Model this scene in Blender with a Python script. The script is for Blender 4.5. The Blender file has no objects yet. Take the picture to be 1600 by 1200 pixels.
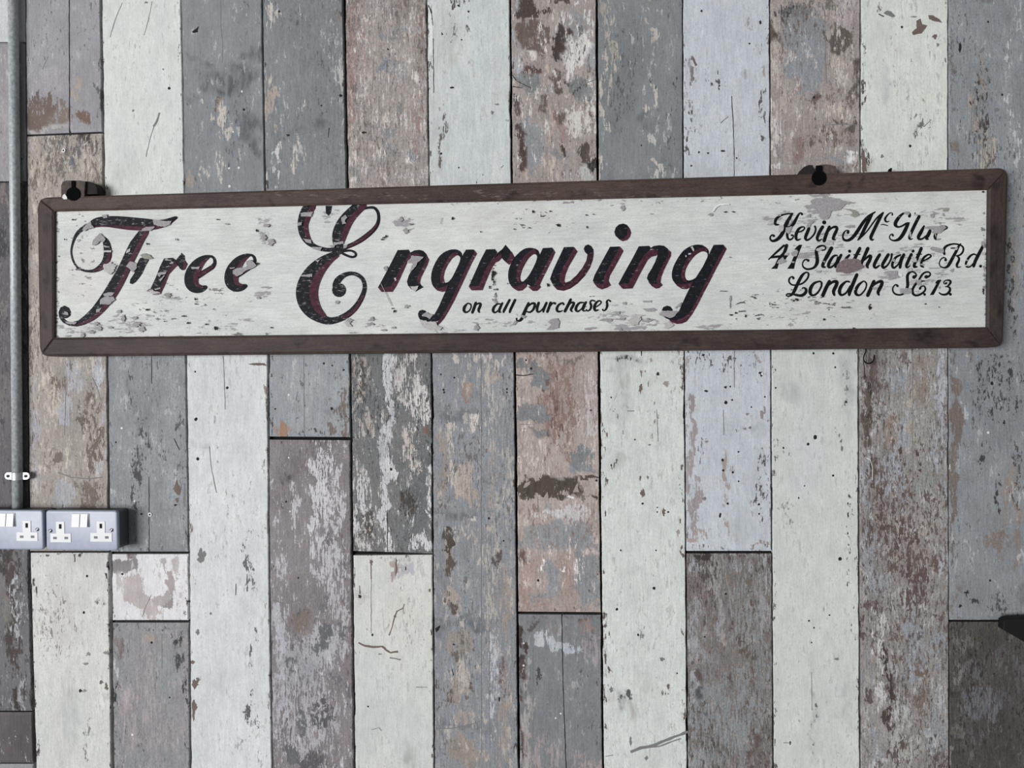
import bpy, math, random
import numpy as np
from mathutils import Matrix, Vector
from mathutils.geometry import tessellate_polygon

scn = bpy.context.scene
COL = scn.collection

# ------------------------------------------------------------------ camera
F_PX, DIST, EYE = 1201.0, 1.5, 1.5
cam_data = bpy.data.cameras.new('camera')
cam_data.sensor_width = 36.0
cam_data.lens = F_PX / 1600.0 * 36.0
cam_data.clip_start = 0.02
cam = bpy.data.objects.new('camera', cam_data)
COL.objects.link(cam)
ROT = (Matrix.Rotation(0.085074, 3, 'Z') @ Matrix.Rotation(math.pi / 2 - 0.011821, 3, 'X')
       @ Matrix.Rotation(-0.0092826, 3, 'Z'))
cam.matrix_world = Matrix.Translation((0, -DIST, EYE)) @ ROT.to_4x4()
scn.camera = cam

# ------------------------------------------------------------------ world, window light, exposure
world = bpy.data.worlds.new('room_ambient')
scn.world = world
world.use_nodes = True
bgn = world.node_tree.nodes['Background']
bgn.inputs[0].default_value = (1.0, 0.985, 0.985, 1)
bgn.inputs[1].default_value = 0.19
lamp = bpy.data.lights.new('shop_window_daylight', 'AREA')
lamp.shape = 'RECTANGLE'
lamp.size, lamp.size_y = 6.5, 4.0
lamp.energy = 1700
lamp.color = (1.0, 0.985, 0.985)
lo = bpy.data.objects.new('shop_window_daylight', lamp)
COL.objects.link(lo)
lo.location = (-7.6, -10.4, 1.25)
lo.rotation_euler = (Vector((0, 0, 1.4)) - lo.location).to_track_quat('-Z', 'Y').to_euler()
vs = scn.view_settings
vs.view_transform = 'Standard'
vs.look = 'None'
vs.gamma = 1
vs.exposure = 0.0
vs.use_curve_mapping = False

# ------------------------------------------------------------------ helpers
RN = np.array(ROT)


def P(px, py, Y=0.0):
    """point of the vertical plane y = Y that lies at these survey coordinates"""
    px = np.asarray(px, float); py = np.asarray(py, float)
    d = np.stack([(px - 800) / F_PX, -(py - 600) / F_PX, -np.ones_like(px)], -1) @ RN.T
    t = (Y + DIST) / d[..., 1]
    out = d * t[..., None]
    out[..., 1] = Y
    out[..., 2] += EYE
    return out


def lin(c):
    r = []
    mean = sum(c[:3]) / 3.0
    for v in c[:3]:
        v = max(0.0, mean + (v - mean) * 0.78) / 255.0
        r.append(v / 12.92 if v <= 0.04045 else ((v + 0.055) / 1.055) ** 2.4)
    return tuple(r)


class NT:
    def __init__(self, mat):
        self.t = mat.node_tree
        self.t.nodes.clear()

    def n(self, kind, **kw):
        nd = self.t.nodes.new(kind)
        for k, v in kw.items():
            setattr(nd, k, v)
        return nd

    def link(self, a, b):
        self.t.links.new(a, b)

    def put(self, sock, v):
        if hasattr(v, 'is_output'):
            self.link(v, sock)
        else:
            sock.default_value = v

    def math(self, op, a, b=0.0, c=None, clamp=False):
        nd = self.n('ShaderNodeMath', operation=op, use_clamp=clamp)
        self.put(nd.inputs[0], a); self.put(nd.inputs[1], b)
        if c is not None:
            self.put(nd.inputs[2], c)
        return nd.outputs[0]

    def mix(self, f, a, b):
        nd = self.n('ShaderNodeMix', data_type='RGBA')
        self.put(nd.inputs[0], f)
        self.put(nd.inputs[6], a if hasattr(a, 'is_output') else (*a, 1))
        self.put(nd.inputs[7], b if hasattr(b, 'is_output') else (*b, 1))
        return nd.outputs[2]

    def ramp(self, v, lo, hi, a=0.0, b=1.0):
        nd = self.n('ShaderNodeMapRange', interpolation_type='SMOOTHSTEP')
        self.put(nd.inputs[0], v)
        for i, x in enumerate((lo, hi, a, b)):
            self.put(nd.inputs[i + 1], x)
        return nd.outputs[0]

    def coords(self, off=(0, 0, 0), scale=(1, 1, 1), rot=(0, 0, 0)):
        tc = self.n('ShaderNodeTexCoord')
        mp = self.n('ShaderNodeMapping')
        mp.inputs[1].default_value = off
        mp.inputs[2].default_value = rot
        mp.inputs[3].default_value = scale
        self.link(tc.outputs['Object'], mp.inputs[0])
        return mp.outputs[0]

    def noise(self, vec, detail=3.0, rough=0.6, dist=0.0, scale=1.0):
        nd = self.n('ShaderNodeTexNoise')
        self.link(vec, nd.inputs['Vector'])
        nd.inputs['Scale'].default_value = scale
        nd.inputs['Detail'].default_value = detail
        nd.inputs['Roughness'].default_value = rough
        nd.inputs['Distortion'].default_value = dist
        return nd.outputs[0]

    def out(self, col, rough=0.6, bump=None, bstr=0.3, bdist=0.001, metal=0.0, spec=0.35):
        b = self.n('ShaderNodeBsdfPrincipled')
        self.put(b.inputs['Base Color'], col if hasattr(col, 'is_output') else (*col, 1))
        self.put(b.inputs['Roughness'], rough)
        self.put(b.inputs['Metallic'], metal)
        b.inputs['Specular IOR Level'].default_value = spec
        if bump is not None:
            bn = self.n('ShaderNodeBump')
            bn.inputs['Strength'].default_value = bstr
            bn.inputs['Distance'].default_value = bdist
            self.link(bump, bn.inputs['Height'])
            self.link(bn.outputs[0], b.inputs['Normal'])
        o = self.n('ShaderNodeOutputMaterial')
        self.link(b.outputs[0], o.inputs[0])


def new_mat(name):
    m = bpy.data.materials.new(name)
    m.use_nodes = True
    return m, NT(m)


def simple_mat(name, c, rough=0.5, metal=0.0, var=0.08, scale=120, spec=0.35, bstr=0.15):
    m, t = new_mat(name)
    v = t.noise(t.coords(scale=(scale, scale, scale)), 3)
    c = lin(c)
    col = t.mix(t.ramp(v, 0.3, 0.7), tuple(x * (1 - var) for x in c), tuple(min(1, x * (1 + var)) for x in c))
    t.out(col, rough, v, bstr, 0.0006, metal, spec)
    return m


def painted_mat(name, c1, c2, seed, axis='Z', dark=0.0, white=0.0, fib=0.10, kmed=2.5, kfib=1.7,
                darkc=(58, 54, 54), whitec=(205, 206, 206), bump=0.35, rough=0.62, soft_edge=0.06, spec=0.16, kspk=1.5, flecks=()):
    """aged paint on wood: base coats, attribute-steered wear layers A and B, soft stain layer S"""
    m, t = new_mat(name)
    r = random.Random(seed)
    off = (r.uniform(-50, 50), r.uniform(-50, 50), r.uniform(-50, 50))
    sc = (lambda a, b: (a, a, b)) if axis == 'Z' else (lambda a, b: (b, a, a))
    low = t.noise(t.coords(off, sc(11, 5)), 4, 0.6, 0.4)
    med = t.noise(t.coords(off, sc(70, 26)), 5, 0.68, 0.5)
    fibn = t.noise(t.coords(off, sc(330, 34)), 4, 0.65, 0.15)
    grit = t.noise(t.coords(off, sc(420, 240)), 2, 0.6)
    col = t.mix(t.ramp(low, 0.32, 0.68), lin(c1), lin(c2))
    # fibre and grit brightness variation
    g = t.math('ADD', t.math('MULTIPLY', t.math('SUBTRACT', fibn, 0.5), fib * 6.5),
               t.math('MULTIPLY', t.math('SUBTRACT', grit, 0.5), fib * 5.5))
    mot = t.noise(t.coords(tuple(o + 31 for o in off), sc(34, 20)), 4, 0.65)
    g = t.math('ADD', g, t.math('MULTIPLY', t.math('SUBTRACT', mot, 0.5), 0.42))
    g = t.math('ADD', g, 1.0)

    def attr(nm):
        a = t.n('ShaderNodeAttribute', attribute_name=nm)
        return a.outputs['Color'], a.outputs['Alpha']
    # soft stains
    sc_, sa = attr('S')
    f = t.math('MULTIPLY', sa, t.math('ADD', t.ramp(med, 0.3, 0.66, 0.1, 1.15), t.math('MULTIPLY', t.math('SUBTRACT', grit, 0.5), 1.2)), clamp=True)
    col = t.mix(f, col, sc_)
    sp = t.noise(t.coords(tuple(o + 5 for o in off), sc(210, 95)), 4, 0.68)
    spk = t.math('MULTIPLY', t.math('SUBTRACT', sp, 0.5), kspk)
    nz = t.math('ADD', t.math('MULTIPLY', t.math('SUBTRACT', med, 0.5), kmed),
                t.math('MULTIPLY', t.math('SUBTRACT', fibn, 0.5), kfib))
    ac, aa = attr('A')
    nz = t.math('ADD', nz, spk)
    # wear only where the layer is present at all
    ma = t.ramp(t.math('ADD', aa, nz), 0.5 - soft_edge, 0.5 + soft_edge)
    ma = t.math('MULTIPLY', ma, t.ramp(aa, 0.02, 0.14))
    col = t.mix(ma, col, ac)
    for fi, (fc, cov) in enumerate(flecks):
        fn = t.noise(t.coords(tuple(o + 61 + 13 * fi for o in off), sc(150 + 40 * fi, 40 + 18 * fi)), 5, 0.75, 0.3)
        fn = t.math('ADD', fn, t.math('MULTIPLY', t.math('SUBTRACT', mot if fi % 2 == 0 else low, 0.5), 0.55 if fi % 2 == 0 else -0.45))
        th = 0.5 + (0.5 - cov) * 0.33
        col = t.mix(t.math('MULTIPLY', t.ramp(fn, th - 0.012, th + 0.03), 0.9), col, lin(fc))
    med2 = t.noise(t.coords(tuple(o + 17 for o in off), sc(120, 48)), 5, 0.7, 0.6)
    nz2 = t.math('ADD', t.math('MULTIPLY', t.math('SUBTRACT', med2, 0.5), kmed),
                 t.math('MULTIPLY', t.math('SUBTRACT', fibn, 0.5), kfib * 0.8))
    bc, ba = attr('B')
    nz2 = t.math('SUBTRACT', nz2, spk)
    mb = t.ramp(t.math('ADD', ba, nz2), 0.5 - soft_edge * 0.7, 0.5 + soft_edge * 0.7)
    mb = t.math('MULTIPLY', mb, t.ramp(ba, 0.02, 0.14))
    col = t.mix(mb, col, bc)
    mul = t.n('ShaderNodeMix', data_type='RGBA', blend_type='MULTIPLY')
    mul.inputs[0].default_value = 1.0
    t.link(col, mul.inputs[6])
    cg = t.n('ShaderNodeCombineColor')
    for i in range(3):
        t.link(g, cg.inputs[i])
    t.link(cg.outputs[0], mul.inputs[7])
    col = mul.outputs[2]
    hgt = t.math('ADD', t.math('MULTIPLY', fibn, 0.7), t.math('MULTIPLY', ma, -0.5))
    hgt = t.math('ADD', hgt, t.math('MULTIPLY', mb, -0.5))
    if dark > 0:
        md = t.ramp(sp, 0.755 - dark, 0.80 - dark)
        col = t.mix(t.math('MULTIPLY', md, 0.85), col, lin(darkc))
        hgt = t.math('SUBTRACT', hgt, md)
    if white > 0:
        mw = t.ramp(sp, 0.245 + white, 0.20 + white)
        col = t.mix(t.math('MULTIPLY', mw, 0.85), col, lin(whitec))
    t.out(col, rough, hgt, bump, 0.0009, 0.0, spec)
    return m


def link_obj(name, me, parent=None):
    o = bpy.data.objects.new(name, me)
    COL.objects.link(o)
    if parent is not None:
        o.parent = parent
    return o


def empty(name, loc):
    o = bpy.data.objects.new(name, None)
    o.empty_display_size = 0.05
    COL.objects.link(o)
    o.location = loc
    return o


def reparent(o, parent):
    o.parent = parent
    o.matrix_parent_inverse = Matrix.Translation(-parent.location) if parent.parent is None else Matrix.Identity(4)


def tag(o, label=None, cat=None, group=None, kind=None):
    if label: o['label'] = label
    if cat: o['category'] = cat
    if group: o['group'] = group
    if kind: o['kind'] = kind


def mesh_obj(name, verts, faces, mats, parent=None, fmat=None, smooth=False):
    me = bpy.data.meshes.new(name)
    me.from_pydata([tuple(v) for v in verts], [], faces)
    for m in (mats if isinstance(mats, (list, tuple)) else [mats]):
        me.materials.append(m)
    if fmat is not None:
        me.polygons.foreach_set('material_index', fmat)
    if smooth:
        me.polygons.foreach_set('use_smooth', [True] * len(me.polygons))
    me.update()
    o = link_obj(name, me)
    if parent is not None:
        reparent(o, parent)
    return o


class Geo:
    """collects shapes with a material index each"""
    def __init__(self):
        self.v, self.f, self.m = [], [], []

    def add(self, verts, faces, mi=0):
        b = len(self.v)
        self.v += [tuple(map(float, v)) for v in verts]
        self.f += [tuple(b + i for i in f) for f in faces]
        self.m += [mi] * len(faces)

    def flat(self, outer, Y, mi=0, holes=(), thick=0.0):
        """polygon given in survey coordinates on plane Y, with an edge wall when thick > 0"""
        loops = [list(outer)] + [list(h) for h in holes]
        pts = [P([p[0] for p in l], [p[1] for p in l], Y) for l in loops]
        vl = [[Vector((q[0], q[2], 0)) for q in l] for l in pts]
        tris = tessellate_polygon(vl)
        allp = np.concatenate(pts)
        fs = []
        for a, b, c in tris:
            q = [allp[i] for i in (a, b, c)]
            cr = (q[1][0] - q[0][0]) * (q[2][2] - q[0][2]) - (q[1][2] - q[0][2]) * (q[2][0] - q[0][0])
            if abs(cr) < 1e-14: continue
            fs.append((a, b, c) if cr > 0 else (a, c, b))
        self.add(allp, fs, mi)
        if thick > 0:
            for l in pts:
                n = len(l)
                back = l.copy(); back[:, 1] += thick
                area = sum(l[i][0] * l[(i + 1) % n][2] - l[(i + 1) % n][0] * l[i][2] for i in range(n))
                vs_ = np.concatenate([l, back])
                fc = []
                for i in range(n):
                    j = (i + 1) % n
                    fc.append((i, i + n, j + n, j) if area > 0 else (i, j, j + n, i + n))
                self.add(vs_, fc, mi)

    def box(self, lo, hi, mi=0):
        x0, y0, z0 = lo; x1, y1, z1 = hi
        v = [(x0, y0, z0), (x1, y0, z0), (x1, y1, z0), (x0, y1, z0), (x0, y0, z1), (x1, y0, z1), (x1, y1, z1), (x0, y1, z1)]
        self.add(v, [(0, 3, 2, 1), (4, 5, 6, 7), (0, 1, 5, 4), (1, 2, 6, 5), (2, 3, 7, 6), (3, 0, 4, 7)], mi)

    def tube(self, path, r, seg=16, mi=0, cap=True):
        path = [Vector(p) for p in path]
        n = len(path)
        rs = r if isinstance(r, (list, tuple)) else [r] * n
        vs_, fc = [], []
        up = None
        for i, p in enumerate(path):
            d = (path[min(i + 1, n - 1)] - path[max(i - 1, 0)]).normalized()
            if up is None:
                up = Vector((0, 1, 0)) if abs(d.y) < 0.8 else Vector((1, 0, 0))
            a = d.cross(up).normalized(); b = d.cross(a).normalized()
            up = -b if False else up
            for k in range(seg):
                t = 2 * math.pi * k / seg
                vs_.append(p + (a * math.cos(t) + b * math.sin(t)) * rs[i])
        for i in range(n - 1):
            for k in range(seg):
                k2 = (k + 1) % seg
                fc.append((i * seg + k, i * seg + k2, (i + 1) * seg + k2, (i + 1) * seg + k))
        if cap:
            fc.append(tuple(reversed(range(seg))))
            fc.append(tuple((n - 1) * seg + k for k in range(seg)))
        self.add(vs_, fc, mi)

    def disc(self, c, r, depth, seg=16, mi=0, dome=0.0):
        """short cylinder facing -y, front centre at c"""
        cx, cy, cz = c
        vs_ = [(cx + r * math.cos(2 * math.pi * k / seg), cy, cz + r * math.sin(2 * math.pi * k / seg)) for k in range(seg)]
        vs_ += [(x, cy + depth, z) for x, _, z in vs_[:seg]]
        vs_.append((cx, cy - dome, cz))
        fc = [(2 * seg, k, (k + 1) % seg) for k in range(seg)]
        fc += [(k, k + seg, (k + 1) % seg + seg, (k + 1) % seg) for k in range(seg)]
        self.add(vs_, fc, mi)

    def build(self, name, mats, parent=None, smooth=False):
        return mesh_obj(name, self.v, self.f, mats, parent, self.m, smooth)


def rounded_rect(x0, z0, x1, z1, r, n=5):
    pts = []
    for cx, cz, a0 in ((x1 - r, z1 - r, 0), (x0 + r, z1 - r, 90), (x0 + r, z0 + r, 180), (x1 - r, z0 + r, 270)):
        for k in range(n + 1):
            a = math.radians(a0 + 90 * k / n)
            pts.append((cx + r * math.cos(a), cz + r * math.sin(a)))
    return pts


def prism(g, pts, yf, yb, mi=0, bev=0.0):
    """closed x-z outline (counter-clockwise) extruded from yf (front) to yb, with a rounded front edge"""
    n = len(pts)
    cx = sum(p[0] for p in pts) / n; cz = sum(p[1] for p in pts) / n
    rings = []
    if bev > 0:
        for k in range(4):
            a = math.pi / 2 * k / 3
            rings.append((bev * (1 - math.sin(a)), yf + bev * (1 - math.cos(a))))
    else:
        rings.append((0, yf))
    rings.append((0, yb))
    # inward offset by edge normals
    nor = []
    for i in range(n):
        a = Vector(pts[i - 1]); b = Vector(pts[i]); c = Vector(pts[(i + 1) % n])
        t = (c - a)
        if t.length < 1e-9: t = (c - b)
        t.normalize()
        nor.append(Vector((-t.y, t.x)))
    vs_, fc = [], []
    for ins, y in rings:
        for i in range(n):
            vs_.append((pts[i][0] + nor[i].x * ins, y, pts[i][1] + nor[i].y * ins))
    for k in range(len(rings) - 1):
        for i in range(n):
            j = (i + 1) % n
            fc.append((k * n + i, (k + 1) * n + i, (k + 1) * n + j, k * n + j))
    fc.append(tuple(range(n)))
    g.add(vs_, fc, mi)


def value_noise(X, Y, cell, seed):
    rs = np.random.RandomState(seed)
    tab = rs.rand(512, 512)
    gx = X / cell + 200; gy = Y / cell + 200
    ix = np.floor(gx).astype(int); iy = np.floor(gy).astype(int)
    fx = gx - ix; fy = gy - iy
    fx = fx * fx * (3 - 2 * fx); fy = fy * fy * (3 - 2 * fy)
    a = tab[ix % 512, iy % 512]; b = tab[(ix + 1) % 512, iy % 512]
    c = tab[ix % 512, (iy + 1) % 512]; d = tab[(ix + 1) % 512, (iy + 1) % 512]
    return (a + (b - a) * fx) * (1 - fy) + (c + (d - c) * fx) * fy - 0.5


def blob_field(X, Y, blobs, warp=1.0):
    """blobs: (x, y, rx, ry, strength, colour[, power[, degrees]]) -> alpha, rgb"""
    X, Y = (X + warp * (14 * value_noise(X, Y, 26, 1) + 10 * value_noise(X, Y, 10, 2)),
            Y + warp * (22 * value_noise(X, Y, 34, 3) + 18 * value_noise(X, Y, 12, 4)))
    al = np.zeros_like(X)
    cw = np.full(X.shape, 1e-30)
    cc = np.zeros(X.shape + (3,))
    for b in blobs:
        x, y, rx, ry, a, c = b[:6]
        p = b[6] if len(b) > 6 else 2.0
        dx, dy = X - x, Y - y
        if len(b) > 7:
            t = math.radians(b[7])
            dx, dy = dx * math.cos(t) + dy * math.sin(t), -dx * math.sin(t) + dy * math.cos(t)
        d = (np.abs(dx / rx) ** p + np.abs(dy / ry) ** p) ** (1.0 / p)
        s = np.clip((1.45 - d) / 0.85, 0, 1)
        s = s * s * (3 - 2 * s)
        al = np.maximum(al, s * a)
        w = (a + 0.05) / (d * d + 0.04) ** 7
        cw += w
        cc += w[..., None] * np.array(lin(c))
    return al, cc / cw[..., None]


def add_layers(me, X, Y, layers, warp=1.0):
    for nm in ('A', 'B', 'S'):
        bl = layers.get(nm, [])
        at = me.color_attributes.new(nm, 'FLOAT_COLOR', 'POINT')
        buf = np.zeros((len(me.vertices), 4), np.float32)
        if bl:
            al, c = blob_field(X, Y, bl, warp)
            n = X.size
            buf[:n, :3] = c.reshape(-1, 3)
            buf[:n, 3] = al.reshape(-1)
            if len(buf) > n:
                buf[n:, :3] = buf[:1, :3]
        at.data.foreach_set('color', buf.ravel())


def ragged(p, amp, rr):
    o = []
    for i in range(len(p)):
        a, b = p[i], p[(i + 1) % len(p)]
        ln = math.hypot(b[0] - a[0], b[1] - a[1])
        m = max(1, int(ln / 2.2))
        for k in range(m):
            t = k / m
            o.append((a[0] + (b[0] - a[0]) * t + rr.uniform(-amp, amp), a[1] + (b[1] - a[1]) * t + rr.uniform(-amp, amp)))
    return o

# ------------------------------------------------------------------ the plank wall
DARK = simple_mat('crack_dark', (34, 32, 33), 0.9)
BROWN = simple_mat('bare_wood_chip', (112, 94, 86), 0.8)
ORANGE = simple_mat('fresh_wood_chip', (160, 122, 98), 0.8)
TAN = simple_mat('tan_chip', (158, 146, 138), 0.8)
GREYCHIP = simple_mat('grey_chip', (132, 132, 136), 0.8)
WHITECHIP = simple_mat('white_chip', (216, 217, 217), 0.7)
SOFTDARK = simple_mat('worn_scratch', (120, 120, 120), 0.8)
DECAL = {'k': 1, 'b': 2, 'o': 3, 't': 4, 'g': 5, 'w': 6, 's': 7}

W = (203, 210, 204); WB = (193, 202, 209); W3 = (214, 216, 218)
G = (130, 135, 139); GD = (98, 102, 106); GL = (160, 165, 170); GM = (146, 143, 148)
T = (160, 151, 142); TL = (186, 179, 170); BR = (104, 91, 84); BD = (72, 61, 57)
PK = (166, 141, 134); PD = (134, 108, 101)


def bline(*pts):
    ys = [p[1] for p in pts]; xs = [p[0] for p in pts]
    s0 = (xs[-1] - xs[0]) / (ys[-1] - ys[0])
    ys = [-260] + ys + [1460]
    xs = [xs[0] + s0 * (-260 - ys[1])] + xs + [xs[-1] + s0 * (1460 - ys[-2])]
    return lambda y: np.interp(y, ys, xs)


BL = [bline((-90, 0), (-72, 1200)),
      bline((39, 0), (41, 212), (45, 865), (50.5, 1060), (54.5, 1200)),
      bline((157.5, 0), (162, 300), (167.3, 557), (170, 800), (172.5, 900), (176, 1200)),
      bline((282.7, 0), (288, 295), (290.8, 560), (294.6, 820), (298, 1200)),
      bline((409.5, 0), (414.2, 290), (418.8, 560), (420.3, 840), (425.5, 1200)),
      bline((537, 0), (542.6, 290), (546.8, 555), (550, 840), (553.6, 1200)),
      bline((666.8, 0), (670.5, 290), (674.6, 560), (676.2, 840), (678.5, 1200)),
      bline((797.3, 0), (799.7, 290), (804.2, 555), (807.2, 840), (811, 1200)),
      bline((932.5, 0), (934.2, 280), (936.2, 555), (938.7, 840), (942.5, 1200)),
      bline((1066.8, 0), (1068, 280), (1069.6, 550), (1071.7, 840), (1074.5, 1200)),
      bline((1203, 0), (1204.2, 275), (1205, 550), (1206.4, 840), (1208.4, 1200)),
      bline((1345, 0), (1344.8, 270), (1342, 545), (1342.6, 840), (1344.6, 1200)),
      bline((1482, 0), (1482, 265), (1482, 545), (1483, 840), (1483.6, 1200)),
      bline((1626, 0), (1625, 1200)),
      bline((1768, 0), (1764, 1200)),
      bline((1910, 0), (1904, 1200)), bline((2054, 0), (2046, 1200)), bline((2200, 0), (2190, 1200)),
      bline((-586, 0), (-560, 1200)), bline((-462, 0), (-438, 1200)), bline((-338, 0), (-316, 1200)), bline((-214, 0), (-194, 1200)), bline((-90, 0), (-72, 1200))]
GAP = [1.2, 1.2, 1.3, 1.1, 1.2, 1.7, 1.2, 1.5, 1.5, 1.1, 1.2, 1.2, 1.1, 1.2, 1.2] + [1.2] * 9


def gapw(k, y):
    g = GAP[k] * np.ones_like(y)
    if k == 2: g = np.where(y > 862, 2.6, g)
    if k == 1: g = np.where(y > 862, 2.4, g)
    if k == 5: g = np.where(y < 300, 2.0, g)
    if k == 8: g = np.where(y < 700, 1.8, g)
    if k == 7: g = np.where(y > 300, 1.8, g)
    return g


wall = mesh_obj('wall_back', *(lambda g: (g.v, g.f))((lambda g: (g.box((-2.02, 0.0125, 0.36), (1.60, 0.06, 2.64)), g)[1])(Geo())),
                simple_mat('wall_behind_boards', (16, 15, 15), 0.95))
tag(wall, 'wall of upright weathered painted boards in white, grey and brown', None, None, 'structure')

plank_seed = 100


def plank(col, y0, y1, c1, c2, A=(), B=(), S=(), dec=(), edge=0.0, edgec=BR, slope0=0.0, slope1=0.0, **kw):
    """one board of column col between survey heights y0 and y1"""
    global plank_seed
    plank_seed += 1
    rs = np.random.RandomState(plank_seed)
    nv = max(8, int((y1 - y0) / 4)); nu = 34
    v = np.linspace(0, 1, nv + 1); u = np.concatenate([[0, 0.008], np.linspace(0.035, 0.965, nu - 3), [0.992, 1]])
    nu = len(u) - 1
    U, V = np.meshgrid(u, v)
    ym = y0 + V * (y1 - y0)
    xl = BL[col](ym) + gapw(col, ym); xr = BL[col + 1](ym) - gapw(col + 1, ym)

    def rough_edge():
        n = nv + 1
        a = rs.randn(n + 8)
        a = np.convolve(a, np.ones(5) / 5, 'same')[4:-4]
        b = np.repeat(rs.randn(n // 9 + 2), 9)[:n]
        return a * 0.55 + np.clip(b - 1.0, 0, 1.5) * 0.7
    xl = xl + rough_edge()[:, None]; xr = xr - rough_edge()[:, None]
    X = xl + U * (xr - xl)
    Yp = ym + (1 - V) * slope0 * (X - xl) / 125.0 + V * slope1 * (X - xl) / 125.0
    lift = rs.uniform(-0.0012, 0.0012)
    pts = P(X, Yp, 0.0)
    edge_d = np.minimum(np.minimum(np.arange(nu + 1), nu - np.arange(nu + 1))[None, :] * np.ones((nv + 1, 1)),
                        np.minimum(np.arange(nv + 1), nv - np.arange(nv + 1))[:, None] * np.ones((1, nu + 1)))
    yy = np.where(edge_d == 0, 0.0014, 0.0) + lift
    pts[..., 1] = yy
    verts = pts.reshape(-1, 3)
    N = (nu + 1)
    i = np.arange(nv)[:, None] * N + np.arange(nu)[None, :]
    faces = np.stack([i, i + N, i + N + 1, i + 1], -1).reshape(-1, 4).tolist()
    ring = list(range(N)) + [r * N + nu for r in range(1, nv + 1)] + [nv * N + c for c in range(nu - 1, -1, -1)] + [r * N for r in range(nv - 1, 0, -1)]
    b = len(verts)
    back = verts[ring].copy(); back[:, 1] = 0.0124
    verts = np.concatenate([verts, back])
    L = len(ring)
    faces += [(ring[k], ring[(k + 1) % L], b + (k + 1) % L, b + k) for k in range(L)]
    fm = [0] * len(faces)
    g = Geo()
    rr = random.Random(plank_seed)
    for di, d in enumerate(dec):
        kind = d[0]; mi = DECAL[d[1]]
        yk = lift - 0.0002 - (di % 30) * 1.2e-5
        if kind == 'dot':
            _, _, x, y, r = d
            n = 9
            g.flat([(x + r * rr.uniform(.75, 1.15) * math.cos(6.283 * k / n), y + r * rr.uniform(.8, 1.25) * math.sin(6.283 * k / n)) for k in range(n)], yk, mi)
        elif kind == 'chip':
            _, _, x, y, rx, ry = d
            n = 17
            g.flat([(x + rx * rr.uniform(.35, 1.35) * math.cos(6.283 * k / n), y + ry * rr.uniform(.45, 1.35) * math.sin(6.283 * k / n)) for k in range(n)], yk, mi)
        elif kind == 'poly':
            g.flat(ragged(d[2], .55, rr), yk, mi)
        elif kind == 'line':
            _, _, w, pl = d
            a, bb = [], []
            for q in range(len(pl) - 1):
                (xa, ya), (xb, yb) = pl[q], pl[q + 1]
                ln = math.hypot(xb - xa, yb - ya); nx, ny = -(yb - ya) / ln, (xb - xa) / ln
                m = max(2, int(ln / 7))
                for k in range(m + (1 if q == len(pl) - 2 else 0)):
                    s = k / m
                    ww = w * rr.uniform(.35, .65); jx = rr.uniform(-.35, .35)
                    px, py = xa + (xb - xa) * s + nx * jx, ya + (yb - ya) * s + ny * jx
                    a.append((px + nx * ww, py + ny * ww)); bb.append((px - nx * ww, py - ny * ww))
            pa = P([q[0] for q in a], [q[1] for q in a], yk); pb = P([q[0] for q in bb], [q[1] for q in bb], yk)
            n = len(a)
            up = pl[-1][1] < pl[0][1]
            for k in range(n - 1):
                quad = [pa[k], pb[k], pb[k + 1], pa[k + 1]]
                q0, q1, q2 = quad[0], quad[1], quad[2]
                cr = (q1[0] - q0[0]) * (q2[2] - q0[2]) - (q1[2] - q0[2]) * (q2[0] - q0[0])
                g.add(quad, [(0, 1, 2, 3) if cr > 0 else (0, 3, 2, 1)], mi)
    nb = len(verts)
    if g.v:
        verts = np.concatenate([verts, np.array(g.v)])
        faces += [tuple(nb + k for k in f) for f in g.f]
        fm += g.m
    A = list(A); B = list(B); S = list(S)
    if edge > 0:
        xa, xb = float(BL[col]((y0 + y1) / 2)), float(BL[col + 1]((y0 + y1) / 2))
        hh = (y1 - y0) / 2
        for xx in (0, 1):
            n = max(2, int(hh / 40))
            for k in range(n):
                yc = y0 + (k + .5) * 2 * hh / n
                bx = BL[col](yc) if xx == 0 else BL[col + 1](yc)
                B.append((float(bx), yc, 4.2, hh / n, edge * rr.uniform(.55, 1.35), edgec, 4))
        B.append(((xa + xb) / 2, y1, (xb - xa) / 2, 3.2, edge, edgec, 4))
        B.append(((xa + xb) / 2, y0, (xb - xa) / 2, 3.2, edge, edgec, 4))
    kw.setdefault('dark', 0.03)
    mn = sum(c1) / 3
    if mn > 180:
        kw['dark'] *= 0.55
        B = [tuple(b[:4]) + (b[4] * .9,) + tuple(b[5:]) for b in B]
    kw.setdefault('flecks', [((178, 182, 179), .15), ((150, 151, 149), .03)] if mn > 180 else [((168, 170, 171), .09), ((84, 85, 88), .09)])
    mat = painted_mat('aged_board_paint', c1, c2, plank_seed, **kw)
    mats = [mat, DARK, BROWN, ORANGE, TAN, GREYCHIP, WHITECHIP, SOFTDARK]
    o = mesh_obj('plank', verts, faces, mats, wall, fm)
    add_layers(o.data, X, Yp, {'A': A, 'B': B, 'S': S})
    return o


TOP, BOT = -215, 1420
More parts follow.
